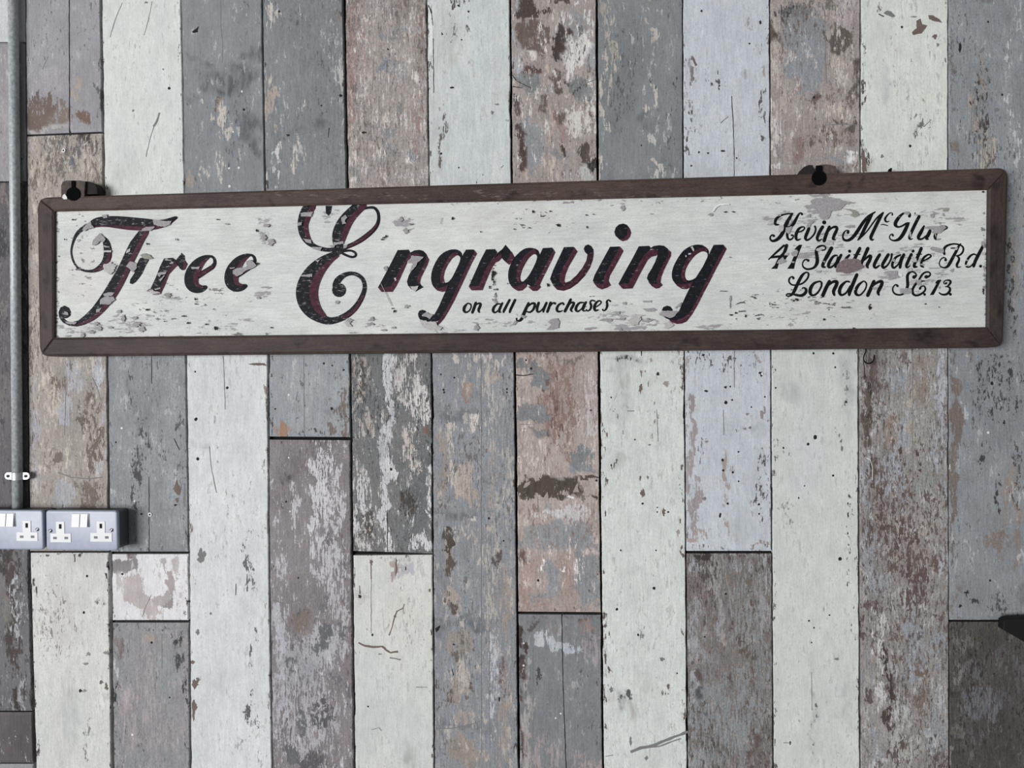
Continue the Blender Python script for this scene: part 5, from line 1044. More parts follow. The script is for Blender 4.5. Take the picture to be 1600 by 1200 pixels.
for x, y, a, b, k in ((1359, 481, 3, 3.4, 'k'), (1360, 476, 2, 1.2, 'k'), (1288, 499, 3.5, 2, 'k'), (1334, 513, 3, 1, 'k'), (1304, 474, 1.5, .8, 'k'), (1245, 468, 3, 2.5, 'k'), (1446, 475, 2, 1, 'k'), (1467, 480, 1.6, .8, 'k'), (833, 331, 2, 3, 'k'), (860, 330, 2.4, 1.4, 'k'), (873, 352, 3, 2, 'k'), (916, 336, 2.4, 1, 'k'), (927, 335, 2, .8, 'k'), (917, 355, 1.4, 2, 'k'), (804, 358, 2, 1, 'k'), (827, 356, 3, 1, 'k'), (973, 325, 3, 5, 'g'), (1111, 335, 5, 3, 'g'), (1134, 331, 4, 1.2, 'k'), (1146, 331, 3, 1, 'k'), (1018, 334, 3, 1, 'g'), (600, 371, 3, 1.3, 'k'), (597, 374, 3, 1.2, 'k'), (603, 369, 1.6, 2, 'k'), (613, 482, 2, 1, 'k'), (616, 486, 2.4, 3, 'k'), (635, 479, 4, 4, 'g'), (744, 513, 4, 5, 'g'), (735, 438, 1, 1, 'k'), (771, 427, 4, 4, 'k'), (769, 434, 1.8, 6, 'k'), (772, 441, 1.3, 4, 'k'), (774, 462, 2, 3, 'g'), (765, 449, 1.5, 3, 'k'), (856, 446, 2, 3.5, 'k'), (793, 443, 1, 1.2, 'k'), (230, 381, 2.2, 1.6, 'k'), (275, 374, 2.6, 2.4, 'g'), (114, 343, 2.4, 1.4, 'k'), (101, 374, 2, 1.5, 'k'), (305, 467, 1.8, 2, 'k'), (306, 475, 2.2, 1.2, 'k'), (230, 484, 3, 1.4, 'k'), (287, 494, 3.5, 1.6, 'k'), (293, 505, 3, 2, 'k'), (322, 507, 2.6, 1.6, 'k'), (336, 513, 2.8, 3, 'k'), (257, 502, 1.6, 1.2, 'k'), (354, 350, 4, 1.4, 'g'), (340, 343, 3, 1, 'k'), (412, 371, 4.5, 4, 'g'), (423, 379, 6, 5, 'g'), (416, 352, 5, 3, 'g'), (401, 360, 2, 2, 'k'), (414, 449, 8, 2, 'g'), (404, 466, 3, 2, 'g'), (402, 412, 2.4, 3, 'k'), (424, 512, 2.4, 1, 'k'), (626, 343, 4, 4, 'g'), (634, 361, 5, 4.5, 'g'), (707, 341, 2, 3, 'k'), (643, 350, 4, .8, 'k'), (751, 362, 1.4, 1, 'k'), (581, 498, 4, 5, 'g'), (578, 506, 6, 3, 'g'), (615, 512, 5, 2, 'g'), (599, 516, 5, 2, 'g'), (545, 502, 6, 5, 'g'), (1141, 466, 1.6, 7, 'g'), (1141, 477, .7, 6, 'k'), (1142, 492, 3, 1.6, 'k'), (1150, 489, 3, 1.4, 'k'), (1165, 494, 1.6, 3, 'k'), (1150, 498, 1.4, 1, 'k'), (1141, 402, 1.6, .8, 'k'), (1130, 455, 6, .7, 'k'), (105, 525, 4, 1.6, 'g'), (129, 524, 5, 2.6, 'g'), (149, 506, 6, 3, 'g'), (154, 514, 5, 4, 'g'), (143, 519, 6, 3, 'g'), (172, 512, 4, 2, 'g'), (210, 497, 5, 3, 'g'), (214, 507, 7, 4, 'g'), (221, 515, 5, 5, 'g'), (186, 487, 5, 3, 'g'), (193, 497, 4, 5, 'g'), (262, 461, 6, 4, 'o'), (280, 526, 6, 1.6, 'g'), (1537, 383, 2, 5, 'g'), (1538, 420, 1.5, 4, 'g'), (1536.5, 455, 1.6, 5, 'k'), (1537, 333, 2, 2, 'g'), (1240, 470, 2, 1.5, 'k'), (875, 475, 2, 1, 'k'), (914, 479, 2, 1, 'k'), (902, 486, 1.5, 2, 'k'), (922, 463, 1.4, .8, 'k'), (927, 463, 1.4, .8, 'k'), (1536, 300, 2, 1.6, 'k')):
    spot(x, y, a, b, k)
for w, pl in ((1.0, [(595, 443), (601, 455), (612, 478)]), (.8, [(690, 340), (688, 350)]), (.7, [(480, 400), (560, 399)]), (.7, [(1200, 341), (1240, 343)])):
    for k in range(len(pl) - 1):
        chips.flat([(pl[k][0] - w / 2, pl[k][1]), (pl[k][0] + w / 2, pl[k][1]), (pl[k + 1][0] + w / 2, pl[k + 1][1]), (pl[k + 1][0] - w / 2, pl[k + 1][1])], YC, CH['g'])
chips.flat(ragged([(1112, 331), (1118, 321), (1125, 318), (1140, 318), (1140, 320), (1126, 321), (1120, 324), (1115, 331)], .2, rr), YC, CH['w'])

pm = painted_mat('chalky_white_sign_paint', (204, 208, 204), (196, 201, 200), 611, axis='X', dark=0.035, fib=.075, darkc=(96, 94, 94), bump=.35, kmed=2.4, kspk=.8)
uu = np.linspace(0, 1, 440); vv = np.linspace(0, 1, 62)
UU, VV = np.meshgrid(uu, vv)
PX = lerp(lerp(79, 1548, UU), lerp(79, 1547, UU), VV)
PY = lerp(lerp(325, 290, UU), lerp(533, 517, UU), VV)
FG = (150, 149, 152)
panel = grid_board('panel', PX, PY, YP, YB + .004, pm, sign,
                   {'A': [(195, 505, 40, 16, .36, FG), (130, 512, 40, 12, .42, FG), (172, 418, 14, 10, .5, (176, 178, 182)), (265, 470, 30, 10, .28, FG), (415, 360, 14, 26, .36, FG), (412, 460, 12, 20, .35, FG), (560, 508, 50, 10, .36, FG), (690, 515, 60, 6, .38, FG), (800, 500, 60, 14, .26, FG), (985, 500, 60, 16, .42, FG), (960, 480, 30, 8, .3, FG), (1100, 510, 60, 6, .32, FG), (630, 350, 20, 14, .34, FG), (1285, 322, 30, 16, .45, FG), (1240, 345, 40, 20, .36, FG), (1330, 335, 20, 12, .3, FG), (1300, 395, 60, 40, .33, FG), (1420, 420, 60, 40, .34, FG), (1470, 335, 40, 14, .34, FG), (1300, 500, 120, 12, .2, FG), (520, 340, 30, 12, .3, FG), (350, 510, 60, 10, .3, FG)],
                    'B': [(850, 345, 60, 20, .18, (70, 68, 68)), (300, 480, 100, 40, .15, (110, 108, 108)), (1230, 480, 100, 30, .2, (80, 78, 78)), (770, 440, 6, 30, .4, (60, 58, 60)), (130, 400, 20, 60, .24, (100, 92, 90)), (1540, 420, 5, 90, .45, (120, 122, 128)), (90, 430, 3, 100, .45, (110, 108, 110)), (700, 526, 600, 3, .36, (120, 118, 118)), (800, 314, 700, 3, .34, (140, 138, 136))],
                    'S': [(140, 430, 40, 50, .35, (198, 188, 190)), (160, 395, 30, 20, .3, (204, 202, 190)), (800, 340, 90, 18, .35, (206, 206, 190)), (1330, 480, 120, 30, .3, (200, 200, 188)), (500, 430, 120, 80, .3, (198, 203, 206)), (1350, 430, 40, 30, .3, (196, 184, 186)), (1500, 470, 40, 40, .35, (186, 188, 184)), (1300, 440, 30, 8, .4, (190, 176, 176))]},
                   0.0, chips, [pm, FLAKE, FLAKE_L, FLAKE_M, FLAKE_G, DARK, WHITECHIP], .5)
panel['label'] = 'white painted panel with black and maroon lettering'


def letter(*items):
    """items: ('s', crop, mat, pts) stroke | ('p', crop, mat, pts[, hole]) polygon; mat k/m/d/t"""
    g = Geo()
    for ni, it in enumerate(items):
        mi = {'k': 0, 'm': 1, 't': 2, 'd': 3, 'w': 4}[it[2]]
        Y = {'k': YS, 'w': YS, 'm': YK, 'd': YS - .0001, 't': YS}[it[2]] - ni * 6e-5
        if it[0] == 's':
            ribbon(g, cv(it[1], it[3]), Y, mi)
        elif it[0] == 'S':      # stroke laid over the maroon
            ribbon(g, cv(it[1], it[3]), YM2 - ni * 6e-5, mi)
        else:
            holes = [chaikin(cv(it[1], it[4]))] if len(it) > 4 else []
            o = cv(it[1], it[3])
            g.flat(chaikin(o) if holes else o, Y, mi, holes)
    return g.build('letter', LM, panel)


# F
letter(('p', 'F', 'd', [(370, 150), (400, 130), (450, 115), (520, 107), (620, 107), (720, 112), (820, 122), (900, 130), (960, 140), (1010, 142), (1060, 136), (1110, 122), (1150, 110), (1170, 107), (1185, 125), (1160, 150), (1120, 180), (1060, 212), (990, 230), (900, 242), (820, 242), (720, 236), (620, 222), (540, 210), (470, 207), (400, 213), (375, 190)]),
       ('p', 'F', 'm', [(560, 196), (700, 198), (800, 202), (880, 202), (975, 188), (1050, 200), (1000, 224), (900, 238), (820, 240), (720, 233), (620, 218)]),
       ('S', 'F', 'w', [(380, 175, 50), (430, 155, 70), (520, 148, 82), (640, 148, 82), (760, 158, 80), (880, 164, 70), (945, 165, 56)]),
       ('S', 'F', 'k', [(1075, 150, 20), (1120, 135, 26), (1165, 118, 24)]),
       ('s', 'F', 'w', [(340, 195, 44), (275, 238, 38), (230, 290, 30), (202, 360, 22), (188, 430, 18), (195, 490, 18), (215, 545, 18), (250, 590, 18), (300, 615, 20), (350, 622, 24), (400, 618, 34), (455, 592, 54), (500, 550, 68), (526, 490, 76), (530, 430, 76), (520, 370, 68), (505, 335, 55), (482, 312, 36)]),
       ('s', 'F', 'm', [(400, 618, 12), (462, 596, 28), (515, 545, 34), (545, 480, 28), (553, 420, 12)]),
       ('S', 'F', 'k', [(402, 330, 12), (432, 320, 14)]),
       ('p', 'F', 'w', [(820, 245), (740, 350), (700, 430), (660, 520), (610, 620), (560, 700), (500, 800), (440, 890), (380, 970), (310, 1040), (250, 1085), (190, 1100), (150, 1092), (120, 1066), (150, 1062), (180, 1040), (184, 1005), (165, 965), (125, 945), (88, 960), (68, 1005), (74, 1058), (110, 1105), (170, 1135), (240, 1142), (310, 1125), (390, 1088), (460, 1030), (530, 950), (590, 870), (650, 780), (700, 680), (740, 590), (790, 490), (830, 400), (880, 320), (920, 245)]),
       ('s', 'F', 'm', [(890, 262, 42), (850, 330, 42), (805, 420, 44), (755, 520, 44), (705, 630, 44), (655, 735, 42), (600, 830, 42), (540, 915, 40), (470, 995, 38), (390, 1065, 32), (310, 1105, 22), (240, 1125, 12)]),
       ('p', 'F', 'w', [(830, 500), (870, 490), (910, 495), (915, 520), (880, 580), (855, 640), (820, 690), (790, 725), (760, 745), (735, 735), (740, 700), (780, 640), (800, 570), (815, 530)]))
# ree
letter(('p', 'r', 'w', [(290, 270), (400, 262), (440, 290), (510, 200), (550, 235), (555, 290), (583, 340), (550, 410), (520, 420), (490, 400), (465, 360), (430, 380), (350, 470), (300, 600), (255, 695), (170, 680), (120, 650), (190, 500), (240, 370)]),
       ('p', 'r', 'm', [(425, 290), (450, 330), (460, 355), (430, 382), (350, 470), (300, 600), (255, 695), (232, 690), (255, 600), (305, 500), (340, 420), (390, 350)]),
       ('p', 'r', 'm', [(545, 300), (583, 340), (550, 410), (522, 418), (530, 360)]))
E_MAIN = [(890, 245, 28), (820, 252, 52), (750, 290, 88), (690, 350, 118), (640, 430, 140), (617, 510, 145), (622, 580, 142), (652, 632, 122), (702, 662, 88), (760, 652, 82), (808, 632, 58)]
E_LOOP = [(880, 243, 28), (915, 270, 36), (925, 325, 46), (895, 375, 60), (820, 425, 62), (740, 475, 70), (690, 510, 60)]
E_MA = [(845, 268, 14), (790, 310, 36), (740, 380, 52), (700, 460, 64), (686, 540, 60), (705, 600, 44), (770, 625, 26)]
for ox, oy in ((0, 0), (500, -17)):
    sh = lambda l: [(x + ox, y + oy, w) for x, y, w in l]
    letter(('s', 'r', 'k', sh(E_MAIN)), ('s', 'r', 'k', sh(E_LOOP)), ('s', 'r', 'm', sh(E_MA)), ('s', 'r', 'm', sh([(900, 378, 30), (820, 428, 40), (735, 480, 44)])))
# E
letter(('s', 'E', 'w', [(215, 30, 112), (165, 110, 108), (143, 180, 102), (140, 240, 98), (152, 310, 84), (188, 372, 66), (240, 415, 46), (300, 440, 42), (370, 452, 38), (440, 447, 40), (500, 425, 30)]),
       ('s', 'E', 'm', [(236, 40, 46), (192, 140, 46), (168, 220, 42), (178, 300, 38), (205, 360, 24)]),
       ('p', 'E', 'k', [(352, 40), (414, 40), (402, 105), (380, 132), (355, 110)]),
       ('s', 'E', 'w', [(680, 30, 100), (602, 105, 112), (545, 170, 122), (505, 235, 128), (480, 305, 130), (470, 370, 108), (475, 420, 84), (480, 460, 56)]),
       ('s', 'E', 'm', [(712, 40, 50), (625, 130, 50), (572, 205, 54), (536, 290, 50), (512, 370, 36)]),
       ('s', 'E', 'k', [(690, 78, 16), (725, 64, 20), (765, 55, 24), (810, 60, 26), (842, 100, 28), (850, 160, 30), (836, 215, 36), (800, 265, 42), (750, 310, 46), (690, 355, 46), (620, 395, 42), (550, 425, 40), (480, 450, 40), (430, 480, 40)]),
       ('s', 'E', 'm', [(832, 212, 16), (792, 268, 22), (700, 350, 26), (600, 404, 22), (540, 430, 14)]),
       ('s', 'E', 'k', [(480, 470, 30), (530, 462, 25), (590, 460, 20), (630, 480, 22), (633, 508, 22), (600, 520, 22), (550, 505, 22), (510, 485, 22)]),
       ('s', 'E', 'w', [(490, 470, 45), (420, 502, 62), (340, 550, 90), (272, 615, 128), (218, 695, 166), (184, 785, 196), (176, 870, 204), (193, 955, 186), (236, 1030, 146), (300, 1086, 100), (370, 1116, 74), (440, 1112, 62), (520, 1082, 60), (590, 1034, 58), (650, 968, 52), (695, 888, 46), (718, 810, 40), (705, 737, 36), (660, 692, 36), (600, 673, 36), (530, 688, 45), (470, 735, 62), (445, 790, 64)]),
       ('s', 'E', 'w', [(478, 830, 132)]),
       ('s', 'E', 'm', [(470, 510, 14), (400, 560, 32), (330, 632, 54), (278, 712, 70), (248, 790, 76), (240, 870, 76), (254, 950, 72), (290, 1020, 58), (340, 1070, 32)]),
       ('s', 'E', 'm', [(500, 1092, 16), (600, 1040, 28), (660, 965, 26), (705, 880, 18)]))
# n
letter(('p', 'n', 'k', [(330, 165), (470, 160), (500, 215), (430, 330), (360, 450), (300, 560), (262, 640), (85, 632), (200, 420)]),
       ('p', 'n', 'm', [(490, 190), (506, 236), (440, 340), (400, 430), (350, 540), (310, 620), (265, 688), (130, 690), (80, 630), (245, 622), (295, 530), (355, 420), (430, 290)]),
       ('p', 'n', 'k', [(490, 195), (540, 170), (600, 162), (650, 175), (690, 215), (722, 285), (700, 350), (660, 430), (620, 510), (605, 570), (630, 610), (656, 630), (600, 660), (555, 685), (500, 655), (460, 610), (445, 560), (470, 480), (520, 390), (560, 320), (620, 270), (655, 250), (560, 240), (500, 230)]),
       ('p', 'n', 'm', [(690, 240), (722, 285), (700, 350), (660, 430), (620, 510), (606, 570), (612, 602), (590, 580), (562, 540), (590, 480), (640, 390), (680, 300)]),
       ('p', 'n', 'm', [(500, 212), (560, 200), (630, 232), (530, 238)]))
# g
letter(('p', 'n', 'k', [(1140, 215), (1110, 175), (1060, 155), (990, 158), (920, 185), (850, 240), (795, 330), (755, 430), (745, 530), (765, 610), (820, 670), (890, 690), (940, 670), (975, 620), (1040, 520), (1100, 400), (1135, 300)], [(1118, 262), (1090, 230), (1050, 236), (1000, 280), (950, 350), (915, 430), (900, 510), (905, 560), (930, 576), (970, 560), (1010, 512), (1060, 412), (1102, 322)]),
       ('p', 'n', 'k', [(1185, 160), (1280, 158), (1300, 190), (1225, 330), (1155, 480), (1085, 630), (1005, 800), (935, 930), (885, 1010), (830, 1055), (750, 1065), (690, 1055), (650, 1040), (730, 1030), (790, 970), (850, 860), (910, 720), (960, 620), (1010, 520), (1060, 410), (1120, 290), (1150, 215)]),
       ('p', 'n', 'm', [(1280, 158), (1320, 210), (1260, 320), (1190, 470), (1120, 620), (1040, 790), (970, 920), (910, 1020), (860, 1080), (820, 1112), (815, 1080), (880, 1000), (930, 920), (1000, 790), (1080, 620), (1150, 470), (1220, 320), (1288, 195)]),
       ('p', 'n', 'm', [(785, 622), (850, 640), (910, 625), (962, 598), (935, 680), (880, 690), (820, 670)]),
       ('p', 'n', 'm', [(1050, 190), (1000, 215), (940, 300), (890, 400), (862, 500), (868, 570), (905, 592), (912, 565), (901, 505), (918, 425), (955, 348), (1005, 276), (1055, 234), (1095, 232), (1085, 205)]),
       ('p', 'n', 'k', [(585, 960), (600, 925), (640, 912), (680, 925), (700, 960), (640, 965), (630, 990), (690, 1000), (720, 1020), (760, 1045), (700, 1055), (610, 1035), (590, 1000)]))
# r
letter(('p', 'a', 'k', [(350, 175), (475, 170), (510, 215), (445, 305), (395, 390), (345, 490), (295, 600), (258, 690), (110, 687), (190, 510), (270, 330)]),
       ('p', 'a', 'm', [(440, 300), (510, 222), (562, 200), (572, 290), (530, 335), (480, 360), (430, 430), (390, 520), (340, 640), (300, 742), (150, 745), (108, 688), (248, 680), (285, 590), (335, 480), (385, 380)]),
       ('S', 'a', 'k', [(455, 300, 10), (520, 235, 26), (560, 200, 30)]),
       ('p', 'a', 'k', [(545, 200), (580, 165), (620, 110), (680, 180), (705, 215), (665, 295), (628, 355), (590, 320), (560, 280)]),
       ('p', 'a', 'm', [(700, 200), (747, 290), (712, 340), (670, 390), (622, 350), (660, 290)]))
# a
letter(('p', 'a', 'k', [(1097, 240), (1080, 190), (1030, 160), (950, 150), (880, 165), (810, 215), (740, 290), (690, 380), (660, 470), (655, 560), (670, 640), (720, 710), (790, 752), (850, 745), (910, 690), (960, 600), (1020, 500), (1080, 380), (1105, 300)], [(1062, 272), (1040, 240), (1000, 245), (940, 300), (890, 380), (850, 460), (825, 550), (830, 610), (860, 626), (900, 592), (950, 530), (1000, 440), (1050, 332)]),
       ('p', 'a', 'k', [(1140, 155), (1270, 150), (1290, 190), (1235, 305), (1165, 435), (1095, 565), (1050, 655), (1085, 700), (980, 695), (925, 660), (910, 610), (960, 530), (1010, 430), (1060, 330), (1100, 240)]),
       ('p', 'a', 'm', [(1270, 150), (1310, 215), (1260, 330), (1190, 470), (1130, 590), (1095, 670), (1112, 700), (1060, 750), (1000, 753), (930, 690), (1000, 685), (1060, 690), (1038, 640), (1088, 560), (1158, 430), (1228, 300), (1283, 190)]),
       ('p', 'a', 'm', [(695, 678), (760, 690), (850, 660), (902, 640), (916, 690), (850, 746), (790, 753), (730, 716)]),
       ('p', 'a', 'm', [(1030, 172), (980, 182), (900, 240), (830, 340), (785, 450), (772, 560), (790, 635), (838, 636), (824, 600), (822, 548), (848, 456), (888, 376), (938, 296), (1000, 240), (1045, 240), (1060, 210)]))
# v
letter(('p', 'v', 'k', [(365, 410), (500, 405), (500, 440), (425, 580), (355, 700), (310, 820), (315, 890), (355, 935), (300, 965), (250, 958), (200, 912), (172, 850), (210, 740), (280, 590)]),
       ('p', 'v', 'd', [(375, 908), (450, 880), (540, 800), (620, 700), (675, 600), (692, 510), (720, 470), (775, 450), (780, 500), (767, 590), (727, 700), (657, 810), (557, 915), (457, 985), (362, 1018), (270, 1003), (200, 925), (260, 955), (330, 945)]),
       ('p', 'v', 'm', [(500, 405), (553, 470), (500, 560), (430, 680), (385, 790), (370, 880), (385, 908), (350, 930), (310, 890), (305, 820), (350, 700), (420, 580), (495, 440)]),
       ('p', 'v', 'm', [(280, 975), (380, 960), (480, 900), (580, 810), (655, 710), (640, 790), (545, 900), (450, 970), (360, 1005)]),
       ('p', 'v', 'k', [(640, 430), (660, 390), (700, 372), (745, 395), (780, 450), (750, 480), (720, 500), (690, 510), (655, 475)]))
# i
letter(('p', 'v', 'k', [(1005, 405), (1140, 400), (1128, 455), (1066, 565), (996, 695), (936, 815), (926, 880), (936, 925), (870, 935), (800, 912), (765, 880), (790, 800), (860, 670), (930, 540)]),
       ('p', 'v', 'm', [(1140, 400), (1192, 460), (1140, 560), (1070, 690), (1000, 810), (985, 880), (1018, 940), (960, 975), (890, 998), (830, 970), (770, 895), (870, 925), (925, 910), (918, 870), (928, 810), (988, 690), (1058, 560), (1118, 450)]),
       ('p', 'v', 'k', [(1065, 200), (1085, 135), (1130, 95), (1190, 82), (1240, 100), (1280, 150), (1298, 210), (1280, 270), (1240, 315), (1180, 328), (1130, 300), (1080, 250)]),
       ('p', 'v', 'm', [(1246, 135), (1282, 165), (1296, 210), (1280, 268), (1240, 313), (1180, 326), (1132, 298), (1200, 290), (1238, 240), (1252, 190)]))
# n
letter(('p', 'g', 'k', [(385, 118), (515, 112), (540, 145), (455, 235), (405, 325), (345, 435), (295, 535), (265, 600), (130, 588), (210, 440), (300, 280)]),
       ('p', 'g', 'm', [(450, 230), (520, 165), (580, 152), (625, 190), (602, 237), (540, 250), (495, 290), (450, 370), (390, 480), (340, 580), (305, 645), (185, 652), (128, 588), (250, 588), (285, 530), (335, 430), (395, 320)]),
       ('p', 'g', 'k', [(515, 150), (570, 115), (640, 105), (700, 112), (750, 150), (770, 200), (750, 260), (700, 350), (650, 450), (622, 530), (618, 600), (560, 592), (510, 562), (485, 520), (500, 470), (550, 390), (590, 310), (615, 240), (615, 190), (580, 155)]),
       ('p', 'g', 'm', [(740, 150), (787, 190), (785, 240), (750, 310), (700, 410), (665, 500), (655, 570), (682, 605), (640, 640), (600, 648), (550, 620), (498, 558), (560, 590), (610, 590), (610, 530), (638, 450), (688, 350), (743, 255), (758, 200)]))
# g
letter(('p', 'g', 'k', [(1268, 188), (1240, 140), (1180, 102), (1110, 95), (1030, 115), (950, 160), (880, 250), (820, 360), (795, 450), (800, 530), (850, 600), (920, 650), (985, 656), (1040, 605), (1110, 540), (1180, 430), (1240, 310)], [(1248, 242), (1240, 200), (1200, 180), (1150, 190), (1080, 240), (1010, 330), (970, 410), (960, 480), (975, 535), (1010, 548), (1070, 530), (1120, 492), (1172, 402), (1214, 312)]),
       ('p', 'g', 'k', [(1320, 100), (1440, 98), (1456, 140), (1396, 250), (1326, 380), (1256, 520), (1176, 670), (1106, 820), (1026, 955), (955, 1018), (860, 1050), (780, 1042), (720, 1016), (690, 990), (760, 1010), (830, 995), (880, 940), (930, 830), (980, 720), (1040, 600), (1110, 490), (1180, 380), (1250, 250), (1280, 180)]),
       ('p', 'g', 'm', [(1440, 98), (1482, 150), (1420, 270), (1350, 400), (1280, 540), (1200, 690), (1120, 850), (1050, 970), (980, 1060), (920, 1085), (860, 1090), (800, 1070), (760, 1040), (860, 1043), (950, 1008), (1018, 948), (1098, 818), (1168, 668), (1248, 518), (1318, 378), (1388, 248), (1448, 140)]),
       ('p', 'g', 'm', [(845, 590), (940, 590), (1010, 580), (1072, 553), (1030, 630), (985, 655), (920, 650), (860, 610)]),
       ('p', 'g', 'm', [(1200, 132), (1140, 142), (1060, 190), (980, 290), (930, 390), (912, 480), (940, 560), (990, 568), (963, 520), (956, 475), (970, 402), (1012, 322), (1082, 232), (1152, 182), (1205, 174), (1245, 195), (1235, 150)]),
       ('p', 'g', 'k', [(670, 920), (690, 880), (735, 860), (780, 870), (810, 915), (800, 930), (700, 925)]))
